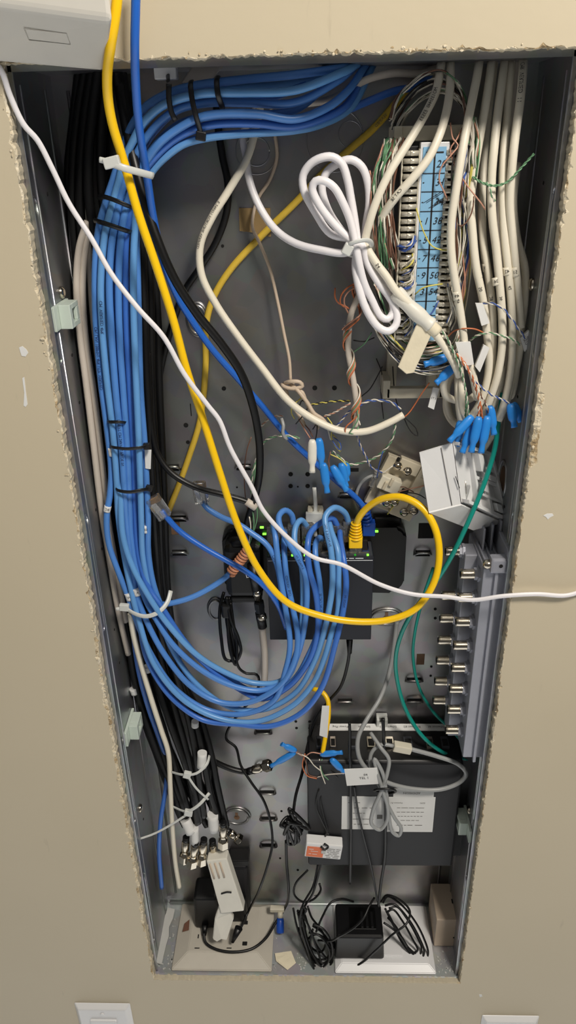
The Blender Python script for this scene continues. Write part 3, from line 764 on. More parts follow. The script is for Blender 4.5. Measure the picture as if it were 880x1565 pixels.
flag('small white peeled flag on far right cable', [(793,465),(800,478),(799,484),(792,482)], 50, 2)
flag('white tag printed 17:1 hanging loose below the bracket', [(662,592),(671,594),(663,626),(654,622)], 52, 2, txt=[('17:1', 2.6, 0, 0)])
# masking tape wrap round white cord and its hanging flag
bm = BM(); tube(bm, [at(604,446,37), at(622,465,34), at(645,486,33), at(658,497,33)], .0056, seg=18, sub=5, rfun=lambda t: 1+.08*math.sin(t*14)); P = [at(618,431,40), at(637,432,40), at(635,442,41), at(622,456,41)]; prism(bm, P, (0,.0006,0))
o = finish('tape_wrap', bm, 'tape'); tag(o, 'white tape wrapped around the joined white and cream cords', 'tape')
bm = BM(); tube(bm, [at(655,496,33), at(668,508,33)], .0050, seg=18, sub=4); P = [at(640,488,31), at(660,510,31), at(632,570,30), at(621,572,30), at(608,561,31)]
prism(bm, P, (0,.0016,0)); bmesh.ops.bevel(bm, geom=[e for e in bm.edges if e.calc_length() > .004], offset=.0005, segments=1, affect='EDGES')
o = finish('tape_flag', bm, 'masking'); tag(o, 'glossy cream masking tape flag hanging over the label strip', 'tape')

# other cables over the back panel
C1('coaxial_cable', 'thick black coaxial cable curving down beside the yellow patch cord', 'black_cable', 3.5,
   '180,99,92 184,140,80 192,190,60 206,250,46 222,310,42 240,365,40 266,425,42 300,478,46 338,525,50 368,570,54 386,620,58 396,675,62 396,725,66 388,765,70 378,800,74 380,830,76')
C1('black_cable', 'black cable over the back panel, crossing behind the white cables', 'black_cable', 2.9,
   '330,150,95 334,200,94 340,240,93 348,280,92 346,325,91 330,370,91 305,410,92 282,445,93 262,500,94 250,545,94 240,600,94 236,660,94')
C1('black_cable', 'black cable sweeping right with its white stripped sheath', 'black_cable', 2.8,
   '226,540,70 229,600,66 231,650,62 240,692,60 262,723,58 300,745,56 340,756,54 372,765,54 388,772,54', rfun=None)
bm = BM(); cyl(bm, at(376,766,54), at(391,776,54), .0034, seg=14); o = finish('sheath_end', bm, 'greywhite'); tag(o, 'grey white sheath end on the black cable near the switch', 'cable end')
C1('data_cable', 'dusty old yellow cable running along the back panel behind everything', 'yellow_old', 2.8,
   '650,110,97 612,150,96 570,197,96 530,232,96 490,268,96 450,311,96 402,358,96 352,412,96 326,455,96 315,495,96 314,560,96 306,640,96 288,700,96 262,770,97 235,830,98', prints=[('VERIFIED', .08, 3, 0)])
C1('telephone_lead', 'thin tan cord hanging from the top centre down to the knotted pairs', 'tan', 1.35,
   '412,150,96 420,205,95 423,240,95 412,275,94 396,300,93 388,322,92 386,348,92 395,368,90 412,410,88 424,460,86 434,510,84 442,550,80 444,582,76')
C1('data_cable', 'single blue cable running from bundle to top right corner', 'blue2', 2.6, '660,110,97 640,130,90 600,140,84 560,156,78 520,172,70 480,180,64 430,182,60')
C1('data_cable', 'dim off-white cable arching behind the blue one at the top', 'greywhite', 2.6, '668,104,94 640,112,90 600,112,86 560,122,80 525,142,76 505,152,76 470,158,80')
# left group of aged white cables behind the blue bundle
LG = 'aged white cables left of the blue bundle'
for lab, s, r in (('aged white cable outermost on left, against the dark side wall', '134,338,74 122,375,70 117,430,66 121,500,62 131,580,58 143,680,56 155,780,56 168,860,58 180,930,60 196,1000,64', 2.8),
                  ('aged white cable beside the outermost one, left of the blue bundle', '139,338,76 130,380,72 126,440,68 131,520,64 143,600,60 155,700,60 166,800,60 180,880,62 192,950,64', 2.8),
                  ('thin aged white cable nearest the blue bundle on its left', '142,340,80 137,400,76 141,480,72 150,560,70 160,640,68 172,735,66', 2.0)):
    cable('data_cable', lab, 'cable', 'greywhite', r, s, group=LG)
C1('data_cable', 'off-white cable emerging below the long white tie and hanging to its cut end', 'cream', 2.7, '199,938,44 204,970,46 214,1010,48 230,1065,50 246,1115,52 257,1150,52 260,1200,50 263,1260,48 268,1320,46 274,1356,46')
C1('data_cable', 'cut blue cable hanging lowest at left beside the off-white one', 'blue2', 2.6, '204,925,50 205,975,52 213,1030,56 228,1085,60 244,1130,62 255,1165,64 254,1200,60 246,1250,54 243,1300,50 247,1357,46')
# black coax group at left
KG = 'black coaxial cables behind the blue bundle'
kx = [
 ('black coaxial cable farthest left in the dark corner', '132,100,92 120,170,88 112,250,84 111,330,82 120,430,80 134,560,80 154,720,80 172,860,80 190,960,78 208,1050,74 234,1130,66 262,1200,58 282,1262,50'),
 ('black coaxial cable second from far left at the top', '143,100,88 132,170,84 124,250,80 123,330,78 134,430,78 150,560,78 170,720,78 190,870,76 206,965,74 226,1040,70 250,1115,62 270,1180,56 288,1240,50'),
 ('black coaxial cable with a grey scratch near the top left', '152,100,80 142,170,76 136,230,74 136,300,74 150,400,76 165,520,78 182,680,80 200,840,80 216,950,76 236,1030,70 258,1100,62 280,1160,56 301,1225,52 306,1255,50'),
 ('black coaxial cable behind the yellow cord near the top', '166,100,84 158,160,80 154,220,78 156,290,78 170,400,84 190,560,88 205,720,88 220,860,84 236,960,78 254,1035,72 272,1100,64 288,1160,58 298,1215,54 300,1255,52'),
 ('black coaxial cable just right of the blue bundle', '178,110,84 190,180,80 204,260,76 214,350,72 219,440,68 222,540,64 227,640,62 232,740,62 238,840,64 246,930,66 264,1010,68 284,1080,64 297,1140,58 305,1200,54 312,1248,50'),
 ('black coaxial cable second right of the blue bundle', '186,110,90 202,200,86 216,290,82 226,380,80 230,480,78 231,580,76 236,680,74 243,780,74 248,880,76 262,980,76 280,1050,72 300,1110,64 312,1165,58 322,1215,54 334,1250,52'),
 ('black coaxial cable third right of blue bundle along the panel seam', '200,140,94 218,260,92 231,370,90 240,480,90 243,590,88 248,700,86 252,800,84 256,900,84 268,990,82 284,1050,78 304,1090,72 322,1150,64 332,1200,58 346,1262,54'),
 ('black coaxial cable lowest in the tied group at left', '200,980,84 212,1040,80 226,1080,74 246,1140,66 264,1190,58 280,1230,52 290,1265,50'),
]
kx += [
 ('black coaxial cable deep in the tied lower group','208,1000,92 220,1050,90 240,1105,84 262,1150,74 284,1200,64 304,1240,58 316,1262,56'),
 ('black coaxial cable behind the upper white tie','230,1000,94 248,1050,92 270,1110,84 290,1160,72 310,1205,62 330,1246,58'),
 ('black coaxial cable beside the panel seam low in the group','276,1030,94 288,1070,90 304,1110,80 316,1150,68 318,1200,60 326,1245,56'),
 ('black coaxial cable hidden low under the large blue loop','252,1020,92 262,1070,86 276,1120,76 290,1170,66 294,1220,58 296,1262,54'),
 ('black coaxial cable in the dark upper corner behind the white flat cable','122,100,96 112,190,92 105,260,90 104,320,90 112,420,88 128,540,90 150,700,92'),
 ('black coaxial cable behind the blue column halfway down','168,100,96 160,220,94 160,340,94 176,480,94 196,640,94 212,800,94 226,940,94 240,1010,92'),
]
kx += [
 ('black coaxial cable left of the ties, lowest outer one','190,960,92 204,1040,90 220,1100,84 238,1150,74 252,1190,64 268,1230,56 280,1258,52'),
 ('black coaxial cable in the middle of the lower group, under both ties','240,1010,92 256,1070,86 272,1130,74 286,1175,60 296,1220,52 303,1258,48'),
 ('black coaxial cable at right of lower group behind the wide tag','262,1010,96 280,1070,92 300,1130,82 318,1180,68 328,1225,60 336,1256,56'),
]
for lab, s in kx: cable('coaxial_cable', lab, 'cable', 'black_cable', 3.7, s, group=KG)
# teal grounding wires
C1('ground_wire', 'teal cable running from the cream group down to the lower modem', 'teal', 2.1, '768,600,50 762,640,46 756,685,42 740,738,38 716,796,34 690,850,34 664,892,40 638,925,48 616,962,56 605,1000,62 606,1035,64 620,1085,62 648,1128,58 683,1153,58 714,1160,62')
C1('ground_wire', 'thinner teal wire behind, ending under the amplifier', 'teal', 1.6, '662,868,84 646,915,86 634,965,86 631,1005,86 640,1050,82 662,1088,74 690,1116,66 708,1136,60')
# grey cords
t = thing('telephone_lead', 'grey flat cord coiled and tied over the lower modem, white plug at its end', 'cable', at(590,1200,30))
cable('jacket', None, None, 'grey', 2.3,
 '606,950,96 602,985,92 594,1030,84 580,1068,70 560,1100,52 547,1128,42 549,1158,36 565,1180,34 595,1197,34 635,1206,36 675,1206,38 703,1195,40 712,1182,40 700,1168,40 665,1155,42 628,1145,42', parent=t)
a = at(628,1145,42); b = at(601,1140,42); bm = BM(); d = (b-a).normalized()
obox(bm, (a+b)/2, ((b-a).length, .009, .0085), Matrix.Rotation(-math.atan2(d.z, d.x), 3, 'Y'), bev=.001); finish('plug', bm, 'bone', t)
cable('coil', None, None, 'grey', 2.0,
 '601,1140,42 582,1138,42 568,1150,40 566,1172,36 578,1198,32 590,1225,30 603,1250,30 613,1266,30 609,1277,30 600,1272,30 594,1245,30 590,1210,28 584,1180,28 572,1160,30 '
 '576,1180,28 584,1205,26 592,1232,26 591,1255,26 580,1268,26 568,1260,26 570,1238,26 582,1210,26 592,1180,28 594,1160,32 582,1143,36 566,1120,50', parent=t)
bm = BM(); P = [at(572,1208,28), at(580,1206,22), at(598,1206,22), at(604,1210,30), at(590,1213,36), at(572,1208,28)]; tube(bm, P, .0014, seg=8); o = finish('twist_tie', bm, 'tie_black'); tag(o, 'black twist tie around the grey coiled cord', 'cable tie')
# blue cords with loose plugs, and the wrapped blue end
t = thing('network_cable', 'blue cable with a loose clear plug left of the switch', 'cable', at(300,830,50))
cable('jacket', None, None, 'blue4', 2.6, '247,779,46 256,792,46 275,812,46 310,836,44 345,856,42 375,873,40 402,894,40 425,925,44 438,960,50', parent=t)
rj45(t, at(232,760,48), at(232,760,48)-at(250,786,48), (0,-1,.2), sc=1.05)
t = thing('network_cable', 'blue cable with a loose clear plug behind the yellow cord, pointing up', 'cable', at(340,790,60))
cable('jacket', None, None, 'blue', 2.6, '309,766,68 316,776,66 338,790,62 362,800,58 385,815,54 408,833,50 422,860,46 430,900,44', parent=t, prints=[('CMR', .7, 3.2, 0)], ink='ink_blue')
rj45(t, at(303,737,70), at(303,737,70)-at(309,768,70), (-.2,-1,0), sc=1.0)
t = thing('network_cable', 'blue cable with copper coloured pairs wound round its stripped end', 'cable', at(320,905,60))
cable('jacket', None, None, 'blue', 2.75, '232,924,46 255,923,46 290,914,50 322,898,56 345,882,60 358,868,62 376,840,62', parent=t)
bm = BM(); a = at(352,876,61); b = at(378,842,61); ax = (b-a); x, y = frame_of(ax); P = []
for k in range(9*12+1):
    th = 2*PI*k/12; P.append(a+ax*(k/(9*12))+ (x*math.cos(th)+y*math.sin(th))*.0042)
tube(bm, P, .0013, seg=8, smoothpath=False); finish('wound_pair', bm, 'copper', t)
for mm, s in (('wwhite','376,842,60 381,825,58 383,805,58 381,790,58'), ('green','377,842,60 384,822,58 388,800,58 386,782,60'), ('wblue','377,841,58 379,828,56 374,812,56')):
    cable('bare_wire', None, None, mm, .6, s, parent=t, seg=6)
# black power leads
C1('power_lead', 'black power lead from bottom of the switch to the tangled knot', 'black_cable', 1.7, '535,975,74 534,992,74 531,1015,76 520,1050,80 500,1074,82 482,1100,82 470,1140,76 462,1180,66 452,1215,54 448,1242,48')
bm = BM(); cyl(bm, at(534,978,76), at(534,998,75), .0034, .0024, seg=14); o = finish('power_plug', bm, 'black'); tag(o, 'small black power plug under the switch', 'plug')
C1('power_lead', 'black lead with kinks descending from the adapter bundle to the left plate', 'black_cable', 1.5, '361,1010,84 366,1022,84 376,1029,84 392,1031,84 396,1044,84 385,1068,86 364,1092,88 348,1116,86 346,1130,84 360,1142,80 368,1170,74 384,1196,66 402,1222,60 413,1255,56 416,1290,50 408,1325,44 396,1360,42 380,1392,z26 368,1418,z20 358,1436,z16')
C1('power_lead', 'black lead looping over the beige outlet plate from the knot', 'black_cable', 1.7, '437,1285,52 438,1320,50 441,1360,46 434,1390,z22 420,1412,z16 406,1434,z14 385,1450,z14 355,1455,z14 328,1450,z14 314,1440,z15 311,1424,z20')
C1('coaxial_cable', 'short black coaxial cable reaching right to metal connector under the big loop', 'black_cable', 3.2, '300,1128,70 320,1158,72 345,1172,74 370,1179,74 386,1178,74')
C1('cable_strap', 'long straight black strap hanging in front of the lower modem', 'black_cable', 1.6, '534,1104,44 535,1150,42 536,1220,42 536,1290,42 535,1350,44')
C1('power_lead', 'thin grey black lead slanting over white stickers to the transformer', 'black', 1.2, '541,1200,42 547,1240,42 556,1280,42 565,1315,42 572,1350,42 577,1378,42')
C1('power_lead', 'black lead behind the grey coil down to the transformer', 'black_cable', 1.7, '588,1205,42 589,1260,42 588,1310,42 582,1350,42 578,1385,42')
C1('cable_strap', 'short black strap through white clip above the lower modem', 'black_cable', 1.8, '585,1098,44 586,1120,42 587,1150,42')
C1('data_cable', 'short yellow cable with white paper flag behind the blue pairs', 'yellow', 2.5, '478,1053,88 490,1056,84 500,1068,78 502,1090,70 498,1120,58 493,1150,50')
cable('coaxial_cable', 'white coaxial cable under the black connectors beside the switch', 'cable', 'greywhite', 3.6, '397,938,62 401,965,64 404,1000,68 404,1040,74 400,1070,80')

# ---- cable ties
def tie_band(name, label, pts, m, w=1.7, head=None, tail=None, group=None):
    bm = BM(); P = [at(*p) for p in pts]; tube(bm, P, w*.001, seg=8, flat=.45)
    if head:
        c = at(*head[:3]); obox(bm, c, (head[3]*.001, .0045, head[4]*.001), Matrix.Rotation(head[5], 3, 'Y'), bev=.0008)
    if tail: tube(bm, [at(*p) for p in tail], w*.001*.8, seg=8, flat=.5)
    o = finish(name, bm, m); tag(o, label, 'cable tie', group); return o
TB = 'black cable ties on the blue bundle'
tie_band('cable_tie', 'black cable tie on top arc, left of three, hanging from its mount', [(258,128,30),(258,150,31),(262,172,33),(268,184,34)], 'tie_black', 1.9, (256,112,50,7,5,0), [(256,112,50),(257,124,34)], TB)
tie_band('cable_tie', 'longest black cable tie, middle of three on the top arc', [(292,124,44),(291,132,31),(294,155,30),(300,180,31),(307,204,38)], 'tie_black', 2.0, (307,208,38,7,6,.2), None, TB)
tie_band('cable_tie', 'black cable tie, right of three on the top arc', [(333,117,46),(331,126,33),(333,145,31),(338,160,36),(340,166,42)], 'tie_black', 1.9, None, None, TB)
tie_band('cable_tie', 'upper of two black ties near top of the blue column', [(150,302,60),(160,301,44),(178,307,40),(196,315,42),(206,318,54)], 'tie_black', 1.9, None, None, TB)
tie_band('cable_tie', 'lower of two black ties near top of the blue column', [(144,337,60),(155,340,42),(174,346,38),(194,353,42),(202,355,54)], 'tie_black', 1.9, None, None, TB)
tie_band('cable_tie', 'short black tie around left half of the blue column', [(164,645,46),(170,645,37),(182,645,35),(191,646,40)], 'tie_black', 1.8, None, None, TB)
tie_band('cable_tie', 'black tie with square head in middle of the blue column', [(168,682,46),(175,684,36),(195,686,33),(215,684,34),(226,681,42)], 'tie_black', 1.8, (224,682,40,5.5,5.5,0), None, TB)
tie_band('cable_tie', 'lowest black tie on blue column beside the loose plug', [(173,743,48),(182,750,36),(200,752,34),(216,749,36),(228,747,44)], 'tie_black', 1.8, (228,746,44,6,5,.3), None, TB)
tie_band('cable_tie', 'white nylon tie holding yellow and blue cords near the top left', [(166,248,2),(190,257,2),(212,263,8),(234,269,18)], 'tie', 2.3, (171,248,3,11,7,-.2), [(152,244,4),(166,247,3)])
tie_band('cable_tie', 'long white nylon tie gathering the blue bundle above its big loop', [(190,928,40),(206,938,33),(224,942,30),(243,935,31),(256,920,38),(261,903,46)], 'tie', 2.2, (190,928,38,9,7,.1), [(177,931,36),(190,929,38)])
tie_band('cable_tie', 'upper white tie round the black coaxial group', [(262,1180,50),(280,1184,40),(300,1182,38),(316,1168,44),(320,1155,54)], 'tie', 1.8, (286,1184,39,8,8,.3), [(288,1188,38),(300,1205,38),(318,1222,40)])
tie_band('cable_tie', 'lower white tie round the black coaxial group', [(262,1232,50),(285,1240,38),(304,1230,36),(320,1212,44)], 'tie', 1.8, (288,1242,38,9,8,.2), [(284,1246,38),(262,1260,36),(236,1274,34),(214,1282,30)])
tie_band('cable_tie', 'translucent white tie standing above the switch', [(480,745,92),(482,775,88),(480,800,82),(482,820,78)], 'tie', 1.9, (480,790,84,16,10,0), None)
# ================================================================ devices
def front_box(bm, x0, y0, x1, y1, Df, Db, bev=.0015, mi=0):
    """upright box whose front face shows at this place, Df mm behind the wall face, reaching back to Db"""
    xc = (x0+x1)/2; yc = (y0+y1)/2
    a = at(x0, yc, Df).x; b = at(x1, yc, Df).x; zt = at(xc, y0, Df).z; zb = at(xc, y1, Df).z
    box(bm, (a, Df*.001, zb), (b, Db*.001, zt), bev, mi)
    return a, b, zb, zt
# ---- telephone distribution block on its stand-off bracket
blk = thing('punchdown_block', 'tall telephone punch-down block on a bone bracket with a blue label strip', 'terminal block', at(650,600,98))
zt = at(640,192,64).z; zb = at(620,607,74).z
xa = at(600,400,62).x; xb = at(694,400,62).x
bm = BM()
box(bm, (xa, .060, zt-.010), (xb, .068, zt), .0008)
for x in (xa, xb): box(bm, (x-.003, .058, zt-.018), (x+.003, .099, zt), .0006)
box(bm, (xa, .070, zb), (xb, .078, zb+.009), .0008)
for x in (xa, xb): box(bm, (x-.003, .070, zb), (x+.003, .099, zb+.016), .0006)
for x in (xa+.006, xb-.006): box(bm, (x-.004, .088, zb), (x+.004, .099, zt), .0006)
finish('bracket', bm, 'bone', blk)
zT = at(660,222,46).z; zB = at(640,522,46).z
x0 = at(609,370,46).x; x1 = at(690,370,46).x
bm = BM(); box(bm, (x0, .054, zB), (x1, .092, zT), .001)
finish('body', bm, 'modem', blk)
sx0 = at(638,370,44).x; sx1 = at(676,370,44).x
bm = BM(); box(bm, (sx0-.001, .0465, zB), (sx1+.001, .054, zT+.002), .0005)
st = finish('label_holder', bm, 'plate_white', blk)
bm = BM(); box(bm, (sx0+.0008, .0458, zB+.001), (sx1-.0012, .0465, zT-.001)); 
sm = (sx0+sx1)/2
box(bm, (sm-.0006, .0455, zB+.001), (sm+.0006, .0459, zT-.004), mi=1)
left = {4:'1', 5:'5', 6:'7', 7:'9', 8:'3'}; right = {1:'28', 2:'31', 3:'34', 4:'38', 5:'42', 6:'46', 7:'50', 8:'54'}
ys = {1:251, 2:279, 3:309, 4:338, 5:367, 6:395, 7:421, 8:446, 9:468, 10:492}
for k in range(1, 11):
    z = at(660, ys[k], 46).z; zz = at(660, ys[k]+14, 46).z
    box(bm, (sx0+.001, .0455, zz-.0003), (sx1-.0014, .0459, zz+.0003), mi=1)
    for s_, X in ((left.get(k), (sx0+sm)/2+.0008), (right.get(k), (sx1+sm)/2)):
        if s_: text_flat(bm, s_, (X, .0456, z), (1,0,0), (0,0,1), .0068, 1, .25)
    for X in (sx0+.0022, sx1-.0030): box(bm, (X-.0006, .0455, z-.0003), (X+.0006, .0459, z+.0003), mi=1)
# pencil scribble over the middle rows
random.seed(2)
zc = at(650,305,46).z
for k in range(5):
    a = Vector((sx0+.003+k*.002, .0455, zc-.004+random.uniform(-.002,.002))); b = a+Vector((.012, 0, .007))
    tube(bm, [a, b], .00018, seg=4, smoothpath=False, mi=1)
box(bm, (sx0+.003, .0455, zT-.005), (sx1-.003, .0459, zT-.004), mi=1)
finish('label_strip', bm, ['strip', 'ink'], st)
# rows of metal clips, each row its own part
nclip = 27
for xc in ((x0+sx0)/2-.0004, (x1+sx1)/2+.0005):
    w = .0056
    bm = BM(); box(bm, (xc-w-.001, .047, zB), (xc-w, .055, zT-.002)); box(bm, (xc+w, .047, zB), (xc+w+.001, .055, zT-.002))
    for k in range(nclip):
        z = zB+.003+(zT-zB-.008)*k/(nclip-1)
        box(bm, (xc-w, .0475, z-.0016), (xc+w, .0545, z+.0016), .0003, 0)
        cyl(bm, (xc-w*.92, .0468, z+.0002), (xc+w*.92, .0468, z+.0002), .0018, seg=8, mi=1); box(bm, (xc-.0008,.0446,z-.0014),(xc+.0008,.0470,z+.0018), .0003, 1)
    finish('clip_row', bm, ['bone', 'pin'], blk)
# ---- switch
sw = thing('network_switch', 'dark navy metal network switch with its row of ports facing up', 'network switch', at(489,975,96))
bm = BM(); sa, sb, szb, szt = front_box(bm, 410, 851, 569, 978, 58, 96, .0008)
box(bm, (sa+.001, .059, szt-.001), (sb-.001, .095, szt+.0005), mi=1)
finish('housing', bm, ['switch','switch_top'], sw, smooth=False)
bm = BM()
pw = (sb-sa-.006)/8
for k in range(8):
    X = sa+.003+pw*(k+.5)
    box(bm, (X-pw*.43, .064, szt), (X+pw*.43, .088, szt+.0016), .0002, 0)
    box(bm, (X-pw*.34, .067, szt+.0012), (X+pw*.34, .083, szt+.0018), mi=1)
finish('port_row', bm, ['chrome','hole'], sw)
bm = BM(); text_flat(bm, '1   2   3   4   5   6   7   8', ((sa+sb)/2, .058, szt-.0022), (1,0,0), (0,0,1), .0030, 0, 0, .0003)
bars(bm, 'ab cdef ghi jklmn', (sb-.022, .058, szt-.0017), (1,0,0), (0,0,1), .0026, 0, .0003)
box(bm, (sa+.001, .0577, szt-.0042), (sb-.001, .0580, szt-.0038))
finish('printed_legend', bm, 'ink_white', sw)
for k in range(8):
    X = sa+.003+pw*(k+.5)
    bm = BM(); box(bm, (X+pw*.2, .0585, szt+.0003), (X+pw*.36, .0605, szt+.0016), .0003); finish('indicator_light', bm, 'led' if k in (1,2,4,7) else 'led_dim', sw)
# ---- glossy router behind the switch
rt = thing('router', 'glossy black rounded router mounted flat behind the switch', 'router', at(480,910,97))
bm = BM()
a = at(338,830,80); b = at(622,830,80); zt_ = at(480,812,80).z; zb_ = at(480,912,80).z
pts = []
for cx_, cz_, a0 in ((b.x-.014, zb_+.014, -90), (b.x-.010, zt_-.010, 0), (a.x+.014, zt_-.014, 90), (a.x+.006, zb_+.012, 180)):
    r = {-90:.014, 0:.010, 90:.014, 180:.006}[a0]
    for k in range(7):
        t = math.radians(a0+15*k); pts.append(Vector((cx_+r*math.cos(t), .086, cz_+r*math.sin(t))))
prism(bm, pts, (0,.0125,0)); bmesh.ops.bevel(bm, geom=[e for e in bm.edges if abs(e.verts[0].co.y-.086) < 1e-5 and abs(e.verts[1].co.y-.086) < 1e-5], offset=.003, segments=3, affect='EDGES')
finish('housing', bm, 'black_gloss', rt)
bm = BM(); a = at(572,818,80); b = at(612,818,80); box(bm, (a.x, .094, a.z), (b.x+.002, .098, a.z+.012), .002); finish('top_ridge', bm, 'black', rt)
for px, py in ((575,812),(400,806),(404,816)):
    c = at(px, py, 84); bm = BM(); obox(bm, c, (.0035,.002,.0018), bev=.0005); finish('indicator_light', bm, 'led', rt)
# ---- black power injector / boxes left of the switch
inj = thing('power_adapter', 'tall black power adapter with rounded top left of the switch', 'power adapter', at(370,905,96))
bm = BM(); front_box(bm, 343, 836, 401, 914, 66, 96, .006); finish('housing', bm, 'black_gloss', inj)
bm = BM(); cyl(bm, at(368,838,78), at(368,822,84), .0135, .011, seg=28); finish('rounded_top', bm, 'black', inj)
bm = BM(); front_box(bm, 352, 912, 400, 922, 70, 94, .002); finish('bottom_step', bm, 'black', inj)
# coax connector pair in front of the adapter
cx = thing('coaxial_coupler', 'black and nickel coaxial connectors joined end to end beside the switch', 'connector', at(396,930,60))
a = at(385,862,66); b = at(392,902,62); c = at(396,925,60); d = at(400,950,60)
bm = BM(); cyl(bm, a, b, .0050, .0046, seg=18); finish('boot', bm, 'black', cx)
bm = BM(); cyl(bm, at(397,936,60), at(401,958,61), .0046, seg=18); finish('boot', bm, 'black', cx)
bm = BM(); cyl(bm, b, at(396,922,60), .0036, seg=18, steps=[(0,.0036),(.1,.0044),(.35,.0044),(.38,.0034),(1,.0034)]); finish('barrel', bm, 'chrome', cx)
bm = BM(); cyl(bm, at(395,918,60), at(399,942,60), .0052, seg=6, steps=[(0,.0042),(.1,.0052),(.5,.0052),(.52,.0046),(1,.0044)], smooth=False); finish('barrel', bm, 'black_gloss', cx)
bm = BM(); cyl(bm, at(399,940,60), at(400,945,60), .0050, seg=18); finish('ring', bm, 'chrome', cx)
bm = BM(); text_flat(bm, 'LIT', at(381,880,60), (1,0,.2), (-.2,0,1), .005, 0, 0, .0004); finish('printed_mark', bm, 'ink_white', cx)
# ---- lower modem
md = thing('modem', 'large charcoal modem mounted upside down with stickers and a port row on top', 'modem', at(590,1322,96))
bm = BM(); ma, mb, mzb, mzt = front_box(bm, 470, 1166, 700, 1324, 46, 88, .0025)
finish('housing', bm, 'modem', md)
bm = BM(); box(bm, (ma+.004, .060, mzb-.001), (mb+.016, .099, mzt), .003); finish('rear_shell', bm, 'modem', md)
# port deck: sloping darker panel above the front with a white legend strip behind
zp = mzt
bm = BM(); z2 = zp+.004
hexa(bm, [Vector((ma+.002,.047,zp-.001)), Vector((mb-.002,.047,zp-.001)), Vector((mb-.002,.094,zp-.001)), Vector((ma+.002,.094,zp-.001)),
          Vector((ma+.002,.050,zp+.001)), Vector((mb-.002,.050,zp+.001)), Vector((mb-.002,.094,zp+.010)), Vector((ma+.002,.094,zp+.010))], bev=.0008)
finish('port_deck', bm, 'black', md)
def deck(x, yy): return Vector((x, yy, zp+.001+.009*(yy-.050)/.044+.0004))
bm = BM(); la = at(500,1132,90).x; lb = at(680,1132,90).x
hexa(bm, [deck(la,.0845), deck(lb,.0845), deck(lb,.0925), deck(la,.0925)] + [p+Vector((0,0,.0012)) for p in (deck(la,.0845), deck(lb,.0845), deck(lb,.0925), deck(la,.0925))])
for k, tx in enumerate(('Ethernet #1', 'Ethernet #2', 'Ethernet #3', 'Ethernet', 'Power Plug')):
    text_flat(bm, tx, deck(lb-(lb-la)*(.09+.2*k), .0885)+Vector((0,0,.0013)), (-1,0,0), Vector((0,-1,-.2)), .0038, 1)
finish('legend_strip', bm, ['paper','ink'], md)
for k, (f, w) in enumerate(((.08,.006),(.17,.006),(.30,.009),(.42,.009),(.54,.009),(.66,.009),(.80,.008),(.90,.008))):
    X = ma+(mb-ma)*f; bm = BM(); c = deck(X, .070)
    box(bm, (X-w/2, .062, c.z-.002), (X+w/2, .078, c.z+.0014), .0004, 0); box(bm, (X-w*.36, .064, c.z+.0012), (X+w*.36, .074, c.z+.0017), mi=1)
    finish('port', bm, ['chrome' if k in (1,3,4,6) else 'switch_top','hole'], md)
def sticker(px0,py0,px1,py1, lines, nm='sticker'):
    D = 46; a = at(px0, (py0+py1)/2, D).x; b = at(px1, (py0+py1)/2, D).x; z1 = at((px0+px1)/2, py0, D).z; z0 = at((px0+px1)/2, py1, D).z
    bm = BM(); box(bm, (a, .0456, z0), (b, .0461, z1), .0001)
    for tx, fx, fz, sz in lines:
        (text_flat if tx in ('Version A1','5292','ADDISON') else bars)(bm, tx, (a+(b-a)*fx, .0456, z0+(z1-z0)*fz), (-1,0,0), (0,0,-1), sz*.001, 1)
    finish(nm, bm, ['paper','ink_soft'], md)
sticker(522,1217,588,1267, [('CATV  HSD', .28, .82, 2.6), ('www  setup  guide', .5, .66, 2.2), ('IP 12VDC 3A', .4, .5, 2.2), ('Broadband Gateway', .5, .32, 2.4), ('SN 1290 8817 26', .5, .16, 2.4)])
sticker(590,1218,663,1271, [('Version A1', .20, .84, 3.0), ('5292', .74, .84, 3.0), ('Wireless Modem Router MAC', .5, .70, 2.1), ('S/N 44A 1170 220 1188 330', .5, .58, 2.1), ('00 11 8A F2 44 21 AC 30', .5, .46, 2.1), ('WPS PIN 1290 4471', .5, .34, 2.1), ('LISTED  MADE IN CHINA', .5, .20, 2.4), ('120V', .12, .08, 2.4)])
sticker(601,1205,663,1218, [('ADDISON', .45, .5, 4.2)])
bm = BM(); c = at(580,1248,46); box(bm, (c.x-.003,.0454,c.z-.003),(c.x+.003,.0457,c.z+.003)); finish('sticker_mark', bm, 'ink_soft', md)
# white clip standing behind the modem
bm = BM(); a = at(583,1112,92); box(bm, (a.x-.006,.088,a.z-.010),(a.x-.003,.099,a.z+.014), .0006); box(bm, (a.x+.003,.088,a.z-.010),(a.x+.006,.099,a.z+.014), .0006); box(bm, (a.x-.006,.090,a.z-.003),(a.x+.006,.099,a.z+.002), .0006); box(bm, (a.x-.006,.094,a.z+.012),(a.x+.006,.099,a.z+.015), .0006)
o = finish('cable_clip', bm, 'tie'); tag(o, 'white cable clip above the lower modem port strip', 'clip')
bm = BM(); a = at(482,790,92); 
for q in (-1, 1): box(bm, (a.x+q*.0052-.0022,.084,a.z-.022),(a.x+q*.0052+.0022,.094,a.z+.010), .0006); 
for z in (-.020,-.006,.008): box(bm, (a.x-.007,.088,a.z+z-.0014),(a.x+.007,.098,a.z+z+.0014), .0005)
o = finish('cable_clip', bm, 'bone'); tag(o, 'ladder-like white cable clip above the switch', 'clip')
